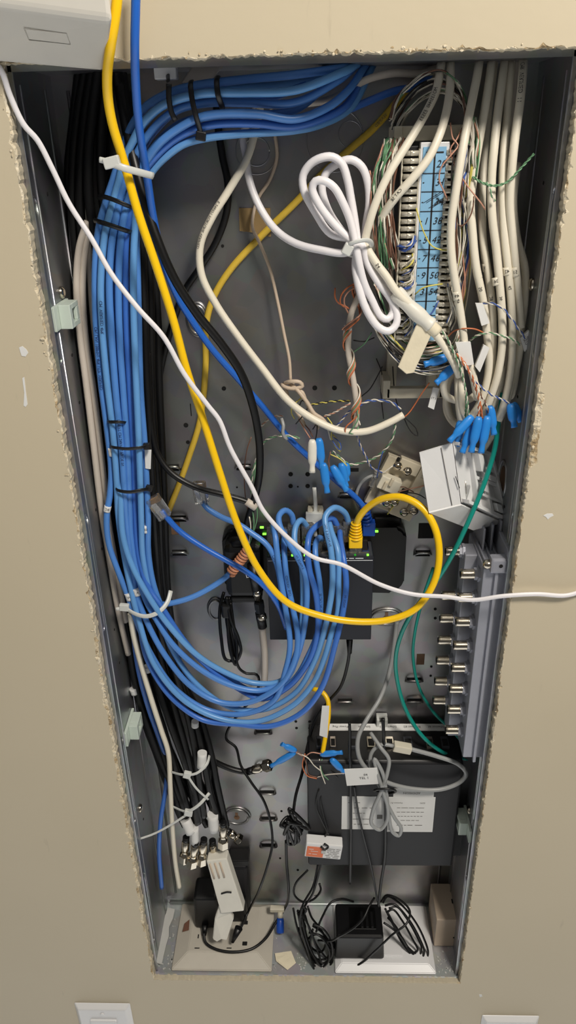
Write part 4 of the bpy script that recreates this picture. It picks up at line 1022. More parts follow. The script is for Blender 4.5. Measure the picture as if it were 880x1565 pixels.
# ---- aluminium distribution amplifier on the right
am = thing('distribution_amplifier', 'long ribbed aluminium cable TV amplifier against the right side wall', 'amplifier', at(740,1150,45))
X0 = at(740,1000,20).x; X1 = at(776,1000,20).x
X0 = at(739,870,20).x; X1 = XR-.0155
X1 = at(775,870,20).x
Zt = at(757,868,20).z; Zb = at(725,1158,20).z
bm = BM()
box(bm, (X0, .020, Zb), (X1, .086, Zt), .0014)
box(bm, (X0+.0095, .0165, Zb-.003), (X0+.0125, .021, Zt), .0006); box(bm, (X1-.0015, .017, Zb), (X1, .022, Zt), .0006)
for k in range(3): box(bm, (X0+.002+k*.006, .024, Zt-.001), (X0+.0035+k*.006, .064, Zt+.003), .0005)
finish('housing', bm, 'alu', am, smooth=False)
bm = BM(); box(bm, (X0-.011, .046, Zb+.004), (X0+.001, .068, Zt-.002), .001); finish('port_step', bm, 'alu', am)
bm = BM(); box(bm, (X0+.004, .013, Zt-.002), (X1+.001, .024, Zt+.0125), .002); box(bm, (X1-.003,.013,Zt-.002),(X1+.001,.050,Zt+.020), .0008)
lg = finish('mounting_lug', bm, 'alu', am)
bm = BM(); c = Vector((X0+.003, .018, Zt+.005)); cyl(bm, c+Vector((.003,0,0)), c-Vector((.005,0,0)), .0042, seg=20, steps=[(0,.0042),(.55,.0042),(.8,.0034),(1,.0018)]); finish('screw', bm, 'chrome', lg)
bm = BM(); cyl(bm, Vector((X0+.0125,.0132,Zt+.006)), Vector((X0+.0125,.0126,Zt+.006)), .0017, seg=14, smooth=False); finish('screw_hole', bm, 'hole', lg)
for g in range(3):
    bm = BM(); c = at(757-g*9, 815+g*3, 60); box(bm, (X1-.002-g*.007, .050, Zt), (X1-g*.007, .088, Zt+.030-g*.004), .0006); finish('cooling_fin', bm, 'alu', am)
def fport(y, D, back=False):
    z = at(720, y, D).z; xb = X0-(.010 if back else 0)
    x_l = at({0:0}.get(0, 0) or 0, 0, D).x if False else xb-(.0165)
    c0 = Vector((xb, D*.001, z)); c1 = Vector((x_l, D*.001, z)); L = .0165
    bm = BM()
    cyl(bm, c0+Vector((.0005,0,0)), c0-Vector((.0045,0,0)), .0063, seg=6, smooth=False, steps=[(0,.0072),(.45,.0072),(.5,.0058),(1,.0056)])
    fp = finish('port_nut', bm, 'alu', am)
    bm = BM(); st_ = [(0,.0046)]
    for k in range(9): st_ += [(.08+k*.095,.0047),(.12+k*.095,.0043)]
    st_ += [(1,.0046)]
    cyl(bm, c0-Vector((.004,0,0)), c1, .0046, seg=18, steps=st_); finish('threaded_barrel', bm, 'chrome', fp)
    bm = BM(); cyl(bm, c1-Vector((.0001,0,0)), c1-Vector((.0003,0,0)), .0028, seg=14, smooth=False); finish('socket_hole', bm, 'hole', fp)
for y in (877,913,950,986,1020,1052,1084,1115): fport(y, 34)
for y in (842,910,945,978,1009,1041,1070): fport(y, 58, True)
# ---- white open surface box hanging by the blue crimps
sb_ = thing('surface_jack_box', 'white surface jack box hanging open below blue crimp connectors', 'jack box', at(700,800,40))
# front face corners (facing us, left) and its depth direction to the right
A = at(641,692,30); B = at(691,677,32); Cc = at(704,770,34); Dd = at(655,782,30)
dep = at(768,799,62) - at(704,772,34)
dep2 = at(748,706,60) - B
bm = BM()
q = [A, B, Cc, Dd]
# long box: left cover face A-B-C-D, body runs back to the right
Bk = [A+dep*1.0, B+dep*.94, Cc+dep, Dd+dep*1.02]
def wallq(bm, p, q_, r, s, th, mi=0):
    nrm = (q_-p).cross(s-p).normalized()*th
    prism(bm, [p, q_, r, s], nrm, mi)
wallq(bm, A, B, Cc, Dd, .0015); 
P_A, P_B, P_C, P_D = q
low = dep.copy()
wallq(bm, Dd, Cc, Cc+dep, Dd+dep, -.0015)
tmp = bm
o = finish('cover', bm, 'white_box', sb_)
# body tray: floor shown from inside with ribs, bounded B - top right - far right - C
T1 = at(742,690,70); T2 = at(768,797,62)
bm = BM(); prism(bm, [B+Vector((.001,.004,0)), T1, T2, Cc+Vector((.001,.003,0))], (0,.003,0)); tray = finish('tray', bm, 'white_box', sb_)
ux = (T1-B); uz = (Cc-B); nrm = ux.cross(uz).normalized()
if nrm.y > 0: nrm = -nrm
o0 = B+Vector((.001,.004,0))
def tp(u, v): return o0.lerp(T1, u).lerp((Cc+Vector((.001,.003,0))).lerp(T2, u), v)
for (u0,v0,u1,v1,h) in ((.30,.05,.36,.98,.006),(.62,.06,.68,.98,.005),(.94,.02,1.0,.99,.007),(.02,.93,1.0,.99,.007),(.02,.0,1.0,.05,.005),(.36,.45,.94,.50,.005),(.36,.70,.94,.74,.006),(.68,.25,.94,.30,.005),(.40,.55,.56,.66,.008),(.72,.78,.86,.9,.008),(.44,.10,.58,.36,.009),(.72,.36,.90,.44,.007)):
    bm = BM(); P = [tp(u0,v0), tp(u1,v0), tp(u1,v1), tp(u0,v1)]; prism(bm, P, nrm*h); finish('moulded_rib', bm, 'white_box', tray)
bm = BM(); tube(bm, [A.lerp(B,.66)+Vector((0,-.0006,-.001)), Dd.lerp(Cc,.72)+Vector((0,-.0006,.001))], .0003, seg=6, smoothpath=False); finish('seam', bm, 'ink_soft', sb_)
bm = BM(); rr = at(706,745,44); obox(bm, at(708,752,44), (.0075,.008,.016), Matrix.Rotation(.15,3,'Y'), bev=.0008); pl = finish('clear_plug', bm, 'clear', sb_)
for k in range(3):
    bm = BM(); cyl(bm, at(705+k*3,735,41), at(706+k*3,762,41), .0006, seg=6); finish('contact', bm, 'chrome', pl)
bm = BM(); P = [at(696,728,31), at(702,746,31.5)]; tube(bm, P, .0004, seg=6, smoothpath=False); finish('slot', bm, 'ink', sb_)
# ---- beige round-cornered jack opened up, screws showing
bj = thing('telephone_jack', 'opened beige telephone jack with screws on the back panel behind the yellow loop', 'telephone jack', at(610,760,95))
RY = Matrix.Rotation(math.radians(24), 3, 'Y')
def bl(px, py, D, sx_, sy_, sz_, nm, m='beige', bev=.0008, par=None, rot=RY):
    bm = BM(); obox(bm, at(px, py, D), (sx_, sy_, sz_), rot, bev=bev); return finish(nm, bm, m, par or bj)
base = bl(606, 742, 93, .042, .008, .052, 'base_plate')
bl(624,712, 87, .020, .008, .012, 'terminal_ridge', par=base); bl(640,735, 87, .010, .008, .030, 'terminal_ridge', par=base)
bl(594,738, 82, .020, .012, .013, 'jack_socket', 'bone'); bl(588,742, 75, .003, .003, .008, 'socket_tab', 'beige'); bl(598,737, 75, .003, .003, .008, 'socket_tab', 'beige')
bl(598,766, 86, .030, .006, .012, 'terminal_ridge', par=base); bl(612,783, 87, .022, .008, .008, 'terminal_ridge', par=base)
bl(577,735, 88, .012, .006, .014, 'clear_insert', 'clear')
bl(648,728, 85, .008, .004, .006, 'mounting_notch', 'hole'); bl(611,703, 88, .006, .003, .004, 'mounting_notch', 'hole'); bl(622,757, 85, .014, .003, .010, 'mounting_notch', 'hole')
def screw(px, py, D, par, r=.0036, nm='terminal_screw'):
    c = at(px, py, D); bm = BM(); cyl(bm, c+Vector((0,.006,0)), c, r, seg=18, steps=[(0,r*.6),(.45,r*.6),(.5,r*1.15),(.62,r*1.15),(.66,r*.8),(.9,r*.8),(1,r*.5)])
    s_ = finish(nm, bm, 'chrome', par); bm = BM(); box(bm, c+Vector((-r*.6,-.0004,-.0003)), c+Vector((r*.6,.0002,.0003))); finish('screw_slot', bm, 'hole', s_)
for p in ((608,714),(623,722),(591,770),(603,770),(618,785),(633,783)): screw(p[0], p[1], 80, bj)
for mm, s in (('salmon','608,752,80 622,748,78 636,745,80 650,742,84'),('wblack','610,755,80 625,753,78 640,756,80 650,762,84'),('brown','600,748,80 615,744,76 632,752,80'),('wwhite','600,712,78 585,722,78 572,722,80'),
              ('wyellow','610,765,80 600,775,82 592,786,86')):
    cable('terminal_wire', None, None, mm, .55, s, parent=bj, seg=6)
cable('telephone_lead', 'thin grey cord curving from beige jack and down behind the router', 'cable', 'grey', 1.5, '585,728,92 566,728,92 552,738,92 544,760,93 552,780,94 572,800,95 590,822,96')
# ---- bottom left outlet plate
def slab(name, corners, z0, z1, inset, m, parent, bev=.0008):
    """pyramidal plate lying on the floor: lower outline, upper outline inset"""
    x0, x1, y0, y1 = corners
    lo = [Vector(p) for p in ((x0,y0,z0),(x1,y0,z0),(x1,y1,z0),(x0,y1,z0))]; md_ = [p+Vector((0,0,.003)) for p in lo]
    hi = [Vector((x0+inset,y0+inset,z1)), Vector((x1-inset,y0+inset,z1)), Vector((x1-inset,y1-inset*.5,z1)), Vector((x0+inset,y1-inset*.5,z1))]
    bm = BM(); V = [[bm.verts.new(p) for p in r] for r in (lo, md_, hi)]
    bm.faces.new(V[0][::-1]); bm.faces.new(V[2])
    for a, b in ((0,1),(1,2)):
        for i in range(4): bm.faces.new((V[a][i], V[a][(i+1)%4], V[b][(i+1)%4], V[b][i]))
    bmesh.ops.bevel(bm, geom=bm.edges[:], offset=bev, segments=2, affect='EDGES')
    return finish(name, bm, m, parent, smooth=False)
a = onz(262,1484,.001); b = onz(415,1487,.001)
opl = thing('outlet_plate', 'grey beige sloped power outlet plate lying on the enclosure floor', 'outlet', (a+b)/2)
slab('cover_plate', (a.x, b.x, a.y, BD-.004), .0008, .011, .018, 'outlet', opl)
for px, py, w, h in ((301,1449,.006,.0012),(350,1449,.006,.0012),(303,1431,.0014,.005),(362,1430,.0014,.005)):
    c = onz(px, py, .0112); bm = BM(); box(bm, (c.x-w/2, c.y-h/2, .0108), (c.x+w/2, c.y+h/2, .0114)); finish('socket_slot', bm, 'hole', opl)
for px, py in ((374,1442),(375,1410)):
    c = onz(px, py, .0112); bm = BM(); box(bm, (c.x-.003,c.y-.0025,.0108),(c.x+.003,c.y+.0025,.0115), .0006); finish('ground_hole', bm, 'hole', opl)
c = onz(285,1417,.008); bm = BM(); P = [c+Vector((-.004,-.007,.001)), c+Vector((.004,-.006,.003)), c+Vector((.003,.008,.003)), c+Vector((-.003,.004,.001))]; prism(bm, P, (0,0,.0006)); finish('dark_stain', bm, 'brown', opl)
# plug-in adapters standing on that plate
a1 = thing('plug_adapter', 'upright black plug-in adapter standing on the beige outlet plate', 'power adapter', onz(320,1425,.012))
def stand(bm, pxc, pyb, w, d, h, z0=.0118, bev=.004, tilt=0, taper=.9):
    c = onz(pxc, pyb, z0); R_ = Matrix.Rotation(tilt, 3, 'Y')
    P = []
    for k, z in ((1,0),(taper,h)):
        for x, y in ((-w/2,0),(w/2,0),(w/2,d),(-w/2,d)): P.append(c+R_@Vector((x*k, y*k+ (1-k)*d/2, z)))
    hexa(bm, P, bev=bev, seg=3)
    return c
bm = BM(); c = stand(bm, 318, 1420, .033, .034, .056); finish('housing', bm, 'black', a1)
bm = BM(); cyl(bm, c+Vector((-.003,-.001,.010)), c+Vector((-.004,-.009,.001)), .0042, .0028, seg=14); finish('strain_relief', bm, 'black', a1)
a2 = thing('plug_adapter', 'black plug-in adapter partly wrapped in white paper beside the upright one', 'power adapter', onz(372,1420,.012))
bm = BM(); c = stand(bm, 362, 1410, .026, .028, .036, bev=.003); finish('housing', bm, 'black', a2)
bm = BM(); cyl(bm, at(365,1418,40), at(355,1440,32), .0050, .0020, seg=14); finish('strain_relief', bm, 'black', a2)
bm = BM()
P = [at(338,1376,33), at(355,1372,33), at(362,1384,34), at(352,1396,34), at(357,1404,34), at(346,1438,26), at(338,1434,25), at(332,1440,25), at(325,1436,26), at(328,1405,30)]
prism(bm, P, (0,.006,0)); bmesh.ops.bevel(bm, geom=bm.edges[:], offset=.0009, segments=2, affect='EDGES'); finish('paper_wrap', bm, 'tape', a2)
tp_ = thing('tape_bundle', 'block wrapped in crumpled off-white tape under the coaxial connectors', 'taped block', at(345,1380,40))
def stick(px0, py0, D0, px1, py1, D1, w, th, rot=0):
    a = at(px0,py0,D0); b = at(px1,py1,D1); d = (b-a).normalized(); s = d.cross(Vector((0,1,0))).normalized(); n_ = s.cross(d).normalized()
    return a, b, s, n_
a, b, s, n_ = stick(332,1308,44, 356,1388,34, .02, .01)
bm = BM(); P = [a-s*.012-n_*.006, a+s*.012-n_*.006, a+s*.012+n_*.008, a-s*.012+n_*.008, b-s*.014-n_*.006, b+s*.014-n_*.006, b+s*.014+n_*.008, b-s*.014+n_*.008]
hexa(bm, P, bev=.0012); finish('taped_body', bm, 'tape', tp_)
for k, f in enumerate((.12,.3,.47)):
    bm = BM(); c = a.lerp(b, .05)+s*(-.009+.006*k)-n_*.0062; tube(bm, [c, c+(b-a)*.28], .0011, seg=6, smoothpath=False); finish('tape_crease', bm, 'tan', tp_)
bm = BM(); c = a.lerp(b, .62)-n_*.0062; tube(bm, [c-s*.006, c+s*.001+Vector((0,0,.0015)), c+s*.006], .0012, seg=6); finish('dark_tear', bm, 'ink', tp_)
# dark cylinder-ish adapter behind
bh = thing('plug_adapter', 'tall dark grey plug-in adapter at the back behind the taped block', 'power adapter', at(365,1400,85))
bm = BM(); front_box(bm, 348, 1325, 380, 1395, 78, 99, .005); finish('housing', bm, 'modem', bh)
bm = BM(); front_box(bm, 349, 1316, 380, 1324, 80, 99, .001); finish('band', bm, 'black', bh)
# F connectors hanging from the coax group
def fconn(label, px, py, D, dx, dy, r=.0046, L=.033, boot='black', group='coaxial connectors at the lower left'):
    a = at(px, py, D); b = at(px+dx, py+dy, D-3); d = (b-a).normalized()
    t_ = thing('coaxial_connector', label, 'connector', a, group)
    bm = BM(); cyl(bm, a, a+d*L, r, seg=20, steps=[(0,r*.78),(.05,r),(.42,r),(.45,r*.82),(.6,r*.82),(.62,r*1.05),(1,r*1.05)]); finish('sleeve', bm, 'chrome', t_)
    bm = BM(); cyl(bm, a+d*L*.66, a+d*L*.95, r*1.42, seg=6, smooth=False); finish('hex_nut', bm, 'chrome', t_)
    bm = BM(); cyl(bm, a+d*L, a+d*(L+.0012), r*.5, seg=12, smooth=False); finish('centre_hole', bm, 'hole', t_)
    bm = BM(); cyl(bm, a-d*.006, a+d*.001, r*.86, seg=16); finish('boot', bm, boot, t_)
fconn('coaxial connector lowest at left, dull and turned aside', 284,1285,48, -4,50)
fconn('coaxial connector second from left, shiny, slanting down', 298,1292,44, -8,46)
fconn('coaxial connector in the middle under white sleeve', 311,1288,46, -5,44)
fconn('coaxial connector right of middle with black ring', 325,1290,54, 3,34)
fconn('upright nickel coaxial connector entering the taped block', 341,1262,48, 0,46, .0046)
fconn('stubby coaxial connector pointing at the wall boss', 351,1272,62, 18,14, .0046, .016)
fconn('coaxial connector at the end of the horizontal black cable', 386,1177,73, 26,-8, .0048, .024, group=None)
for lab, p, r in (('white sleeve over the middle black coaxial cable', [(297,1264,46),(298,1288,45)], 4.6), ('wide white tag wrapped on right black coaxial cable', [(325,1244,50),(327,1268,50)], 6.2),
               ('white tag slipping off the left black coaxial cable', [(283,1252,48),(292,1272,44)], 6.0), ('small white tag high on black coaxial group', [(309,1150,50),(308,1172,48)], 5.0),
               ('tiny white mark sleeve under the large blue loop', [(298,1102,56),(298,1110,56)], 3.8), ('white ring mark on black coaxial cable near the lower latch', [(203,1052,72),(206,1060,72)], 3.9),
               ('white band high on black coaxial cable behind the blue cables', [(224,1018,66),(226,1026,66)], 3.8)):
    sleeve('cable_tag', lab, p, r, None, 'paper', 'tag')
# ---- bottom right plate and transformer
a = onz(512,1488,.001); b = onz(666,1489,.001)
wp = thing('outlet_plate', 'white power outlet plate under the black transformer', 'outlet', (a+b)/2)
slab('cover_plate', (a.x, b.x, a.y, BD-.004), .0008, .009, .008, 'plate_white', wp)
c = onz(575,1440,.0095); bm = BM(); box(bm, (c.x-.026,c.y-.017,.009),(c.x+.030,c.y+.040,.0105), .0006); finish('outlet_face', bm, 'plate_white', wp)
tr = thing('transformer', 'square black plug-in transformer resting on the white outlet plate', 'power adapter', onz(548,1467,.010))
a = onz(511,1466,.0105); b = onz(587,1466,.0105)
zt2 = at(548,1433,a.y*1000).z; yb = onz(548,1380,zt2).y
bm = BM(); hexa(bm, [Vector((a.x,a.y,.0105)), Vector((b.x,a.y,.0105)), Vector((b.x,yb,.0105)), Vector((a.x,yb,.0105)), Vector((a.x+.002,a.y+.001,zt2)), Vector((b.x-.002,a.y+.001,zt2)), Vector((b.x-.002,yb,zt2)), Vector((a.x+.002,yb,zt2))], bev=.003, seg=3)
finish('housing', bm, 'black', tr)
xm = (a.x+b.x)/2
bm = BM(); box(bm, (xm-.012, a.y+.010, zt2-.0005), (xm+.020, yb-.006, zt2+.0008), .0006); finish('rating_panel', bm, 'black_gloss', tr)
for k in range(3):
    bm = BM(); box(bm, (xm+.002+k*.006, a.y+.012, zt2+.0006), (xm+.005+k*.006, yb-.012, zt2+.0014), .0003); finish('moulded_mark', bm, 'black', tr)
bm = BM(); cyl(bm, Vector((a.x+.002,a.y+.012,.02)), Vector((a.x-.007,a.y+.012,.018)), .0045, .0032, seg=14); finish('strain_relief', bm, 'black', tr)
# ---- beige box on right floor
cb = thing('connector_box', 'tall beige plastic box with dark slots standing at the right of the floor', 'junction box', onz(682,1446,.001))
a = onz(663,1446,.001); b = onz(699,1446,.001); z2 = at(680,1406,a.y*1000).z; yb = onz(668,1350,z2).y
yb = min(yb, .094)
bm = BM(); hexa(bm, [Vector((a.x,a.y,.001)), Vector((b.x,a.y,.001)), Vector((b.x,yb,.001)), Vector((a.x,yb,.001)), Vector((a.x,a.y,z2)), Vector((b.x,a.y,z2)), Vector((b.x,yb,z2)), Vector((a.x,yb,z2))], bev=.001)
finish('housing', bm, 'tan', cb)
for z_, w in ((.030,.003),(.018,.006),(.008,.003)):
    bm = BM(); box(bm, (b.x-w-.001, a.y-.0004, z_-.0010), (b.x-.001, a.y+.0005, z_+.0010)); finish('slot', bm, 'hole', cb)
bm = BM(); box(bm, (b.x-.007, (a.y+yb)/2-.003, z2-.0003), (b.x+.0003, (a.y+yb)/2+.003, z2+.0004)); finish('slot', bm, 'hole', cb)
# ---- orange and white little box
ob = thing('filter_module', 'small white box with orange label hanging on black wires before the modem', 'module', at(494,1290,40))
RR = Matrix.Rotation(math.radians(7), 3, 'Y'); c = at(494,1294,38); w = (at(525,1294,34)-at(465,1294,34)).length*.93
bm = BM(); obox(bm, c, (w, .013, .022), RR, bev=.0012); finish('housing', bm, 'white_box', ob)
f = lambda u, v: c + RR@Vector((u*w, -.0066, v*.022))
bm = BM(); prism(bm, [f(-.46,-.42), f(.0,-.42), f(.0,.30), f(-.46,.30)], RR@Vector((0,-.0003,0))); 
for tx, u, v, sz in (('abc', -.34,.14,3.0), ('abcdef', -.25,.0,2.4), ('ab cdef', -.28,-.2,2.4)): bars(bm, tx, f(u,v)+Vector((0,-.0004,0)), RR@Vector((1,0,0)), RR@Vector((0,0,1)), sz*.001, 1)
lbx = finish('orange_label', bm, ['orange_print','paper'], ob)
bm = BM(); prism(bm, [f(-.06,-.10), f(.06,-.10), f(.06,.12), f(-.06,.12)], RR@Vector((0,-.0008,0))); finish('grey_window', bm, 'silver_hole', ob)
bm = BM()
for k, tx in enumerate(('Complies with', 'part 68 FCC', 'US 6XKFI08A', 'REN 0.0B', 'Made in China', 'Line  Phone')): bars(bm, tx, f(.26,.26-.12*k), RR@Vector((1,0,0)), RR@Vector((0,0,1)), .0022, 0, .0005)
finish('fine_print', bm, 'ink_soft', ob)
bm = BM(); cc = f(.0,.46)+Vector((0,-.001,0)); tube(bm, [cc+Vector((-.004,0,0)), cc+Vector((0,-.002,-.003)), cc+Vector((.004,0,-.001)), cc+Vector((0,-.001,.005))], .0012, seg=8); finish('wire_hook', bm, 'black', ob)
# ---- tangle of black twist ties
bm = BM(); random.seed(9); P = []
for k in range(46):
    c = at(447+random.gauss(0,8), 1262+random.gauss(0,11), 46+random.gauss(0,3)); P.append(c)
tube(bm, P, .0019, seg=7); o = finish('lead_knot', bm, 'black_cable'); tag(o, 'black knot of wound power lead left of the lower modem', 'knotted lead')
# ---- white hand-written tag across the grey cords
flag('white paper tag with faint handwriting hung over the grey cable', [(526,1176),(576,1174),(580,1198),(530,1201)], 26, .8, txt=[('TEL 1', 4.2, -1.5, 2), ('04', 4, 3, 4)])
flag('white paper flag folded on the short yellow cable', [(492,1080),(503,1080),(500,1128),(488,1124)], 54, 1.5)
# ---- wall outlets at the bottom edge
def wallplate(name, label, px, py, w=.070):
    c = at(px, py, 0); t_ = thing(name, label, 'wall plate', (c.x, 0, c.z-.114))
    bm = BM(); V0 = [(-w/2,0,-.114),(w/2,0,-.114),(w/2,0,0),(-w/2,0,0)]; V1 = [(-w/2+.006,-.006,-.108),(w/2-.006,-.006,-.108),(w/2-.006,-.006,-.006),(-w/2+.006,-.006,-.006)]
    P = [Vector((c.x,0,c.z))+Vector(v) for v in V0]+[Vector((c.x,0,c.z))+Vector(v) for v in V1]
    hexa(bm, P, bev=.0012); finish('cover_plate', bm, 'plate_white', t_)
    bm = BM(); box(bm, (c.x-.0165,-.0085,c.z-.092), (c.x+.0165,-.005,c.z-.024), .0012); fz = finish('socket_face', bm, 'plate_white', t_)
    for dx, hh in ((-.006,.008),(.006,.007)):
        bm = BM(); box(bm, (c.x+dx-.0009,-.0088,c.z-.036-hh/2), (c.x+dx+.0009,-.0083,c.z-.036+hh/2)); finish('slot', bm, 'hole', fz)
    bm = BM(); cyl(bm, (c.x,-.0058,c.z-.014), (c.x,-.0072,c.z-.014), .003, .0024, seg=18); finish('cover_screw', bm, 'plate_white', t_)
wallplate('wall_outlet', 'white wall outlet below left corner of the enclosure', 156, 1532)
wallplate('wall_outlet', 'white wall plate at the bottom edge below the right corner', 780, 1551)
# ---- door latch clips on the side walls
def latch(label, px, py, s):
    X = s*XR; c = onx(px, py, X-s*.002); t_ = thing('door_latch', label, 'latch', c, 'door latches on the enclosure sides')
    def b(u0,v0,u1,v1,h0,h1,nm,par=t_):  # u along depth (mm), v along height (mm), h off the wall (mm)
        bm = BM(); xs = sorted((X-s*h0*.001, X-s*h1*.001)); box(bm, (xs[0], c.y+u0*.001, c.z+v0*.001), (xs[1], c.y+u1*.001, c.z+v1*.001), .0005); return finish(nm, bm, 'clip', par)
    b(-22,-9,16,9,.2,3.0,'base'); b(-12,-9,-6,9,3,12,'hook'); b(-6,5,10,9,3,12,'hook'); b(-6,-9,10,-5,3,12,'hook'); b(4,-5,10,5,9,12,'release_tab')
latch('pale green plastic latch high on left side wall beside the white cables', 96,480,-1)
latch('pale plastic latch low on left side wall near black coaxial cables', 200,1108,-1)
latch('pale plastic latch on right side wall beside the lower modem', 712,1254,1)
flag('blank white tag hanging beside the blue bundle below the black square tie head', [(221,688),(231,688),(230,717),(222,716)], 46, 1)
# yellowed foam patches on the back panel
for px0,py0,px1,py1,lab in ((365,318,390,356,'left yellowed tape square on the back panel'),(388,318,413,362,'second yellowed tape square beside the thin tan cable')):
    bm = BM(); prism(bm, [at(px0,py0,99), at(px1,py0,99), at(px1+1,py1,99), at(px0+1,py1-3,99)], (0,.0008,0)); o = finish('tape_square', bm, 'foam'); tag(o, lab, 'tape')
# white mount pad at the top
bm = BM(); a = at(236,97,52); b = at(272,122,52); box(bm, (a.x,.046,b.z),(b.x,.056,a.z), .001); o = finish('tie_mount', bm, 'plate_white'); tag(o, 'white square cable tie mount at the top of the enclosure', 'mount')
bm = BM(); a = at(275,97,60); b = at(345,125,60); hexa(bm, [Vector((a.x,.058,b.z)), Vector((a.x+.018,.058,b.z-.002)), Vector((a.x+.018,.070,b.z)), Vector((a.x,.070,b.z)), Vector((a.x+.010,.058,a.z)), Vector((b.x,.058,a.z)), Vector((b.x,.070,a.z)), Vector((a.x+.010,.070,a.z))], bev=.001); o = finish('mounting_bracket', bm, 'greywhite'); tag(o, 'slanted grey strip of metal behind the ties on top arc', 'bracket')
# blue plug and scraps on the floor
bt = thing('blue_plug', 'small cobalt blue plastic plug with white tip between the outlet plates', 'plug', onz(428,1425,.004))
a = onz(428,1426,.006); bm = BM(); cyl(bm, a, a+Vector((0,.012,.012)), .0048, .0042, seg=16, steps=[(0,.0044),(.1,.0050),(.8,.0050),(1,.0040)]); finish('barrel', bm, 'plug_blue', bt)
bm = BM(); cyl(bm, a+Vector((0,.012,.012)), a+Vector((0,.017,.017)), .0036, .0030, seg=16); obox(bm, a+Vector((-.004,.020,.018)), (.018,.007,.006), bev=.001); finish('tip', bm, 'bone', bt)
bm = BM(); c = onz(437,1470,.002); prism(bm, [c+Vector((-.014,.010,0)), c+Vector((.006,.012,.002)), c+Vector((.012,-.002,.001)), c+Vector((.002,-.010,.0)), c+Vector((-.012,.0,.001))], (0,0,.0006)); o = finish('paper_scrap', bm, 'masking'); tag(o, 'torn cream paper scrap on the floor between the outlet plates', 'scrap')
bm = BM(); c = onz(252,1430,.002); random.seed(4); P = [c+Vector((-.004+random.uniform(-.002,.002), -.035+.012*k, 0)) for k in range(7)] + [c+Vector((.005+random.uniform(-.003,.003), .035-.012*k, 0)) for k in range(7)]
prism(bm, P, (0,0,.0015)); o = finish('plastic_scrap', bm, 'dust'); tag(o, 'strip of crumpled translucent film on floor left of the beige plate', 'scrap')
bm = BM()
for _ in range(260):
    c = Vector((random.uniform(XL+.002, XR-.002), random.uniform(.012,.030) if random.random() < .6 else random.uniform(.012,.09), .0006)); 
    if random.random() < .5: c.x = random.choice((random.uniform(XL,-.158), random.uniform(-.045,-.0), random.uniform(.15,XR-.002)))
    obox(bm, c, (random.uniform(.0004,.0022), random.uniform(.0004,.0022), .0006), Matrix.Rotation(random.random()*3,3,'Z'))
o = finish('dust_specks', bm, 'dust'); tag(o, 'white gypsum dust and specks scattered on the enclosure floor', 'dust', kind='stuff')
# cords of the transformer
BG = 'black cords heaped around the transformer'
def bc(lab, s, r=1.3): cable('power_lead', lab, 'cable', 'black_cable', r, s, BG)
bc('black cord running along the front edge and up over right coil', '462,1385,30 458,1410,26 466,1440,22 476,1470,18 487,1493,12 510,1486,16 548,1474,16 575,1452,14 600,1428,14 622,1410,22 626,1392,34 612,1376,46 592,1368,54 582,1378,58')
bc('black cord coiled at left of transformer, outer loop', '470,1330,52 452,1350,50 450,1368,50 462,1378,48 478,1375,48 490,1360,52 488,1350,56')
bc('black cord draped in tall loop left of transformer', '486,1320,50 478,1355,44 462,1385,36 460,1420,30 470,1450,26 484,1466,24 500,1464,28 504,1445,32 492,1425,34 478,1415,34')
bc('black cord from behind the modem into left tangle', '497,1290,52 488,1330,46 478,1365,42 464,1390,40 466,1420,34 476,1448,30 490,1455,30 498,1440,32 490,1420,36 476,1402,40 470,1385,46')
bc('black cord arching up and over behind the transformer', '483,1424,32 493,1400,36 505,1380,44 522,1374,50 540,1378,54')
bc('inner black cord loop of left tangle', '455,1395,34 462,1425,28 474,1452,24 488,1474,20 502,1474,22 508,1458,26 500,1438,30 484,1428,32 470,1436,30 474,1460,26 486,1478,20')
bc('thin black cord low in left tangle near the floor', '460,1400,30 468,1435,24 480,1462,20 496,1480,18 508,1470,22 504,1450,28', 1.2)
bc('black cord crossing the transformer top', '486,1437,28 505,1438,20 520,1430,12 540,1418,14 556,1402,20 564,1385,30 572,1372,40', 1.3)
bc('outermost black cord loop right of transformer', '585,1380,52 592,1370,56 610,1380,50 632,1405,42 648,1435,34 654,1458,28 648,1468,26 634,1464,28 615,1442,34 600,1412,42 590,1392,48')
bc('middle black cord loop right of transformer', '588,1384,50 602,1382,50 622,1402,42 640,1432,34 648,1456,28 642,1466,26 628,1455,30 608,1425,38 595,1400,44 588,1388,50')
bc('inner black cord loop right of transformer', '590,1395,46 600,1390,48 615,1408,42 630,1435,34 638,1452,30 632,1456,30 618,1440,34 604,1415,40 592,1402,46')
bc('black cord ring lying low in the left tangle', '478,1412,30 494,1420,26 506,1440,22 506,1462,20 494,1472,20 480,1462,22 474,1440,26 478,1420,30')
bc('second black cord ring in the left tangle, shifted down', '472,1425,28 488,1430,24 502,1450,20 500,1472,18 486,1480,18 474,1466,20 470,1444,24')
bc('black cord strand at left edge of the left tangle', '448,1388,38 452,1410,32 460,1436,26 470,1460,22 480,1480,18')
bc('black cord strand through the middle of the left tangle', '458,1392,36 470,1412,30 480,1438,26 488,1462,22 492,1478,20')
bc('black cord strand from the left knot to the low rings', '466,1398,38 474,1424,32 486,1448,28 500,1466,24', 1.1)
bc('extra thin black cord ring nested in right coil', '594,1388,48 606,1386,50 620,1402,44 634,1426,37 644,1450,31 640,1460,29 624,1448,32 606,1422,39 594,1398,46', 1.1)
bc('short black cord stub touching right coil', '586,1410,40 598,1418,36 612,1430,32 622,1446,30', 1.3)
bc('black cord between white plug and modem edge', '496,1200,50 490,1220,46 494,1245,44 500,1270,42 497,1278,42', 1.0)
bc('thin black pair drooping before modem left part', '487,1206,46 483,1230,44 490,1250,42 502,1275,42', .9)
bm = BM()
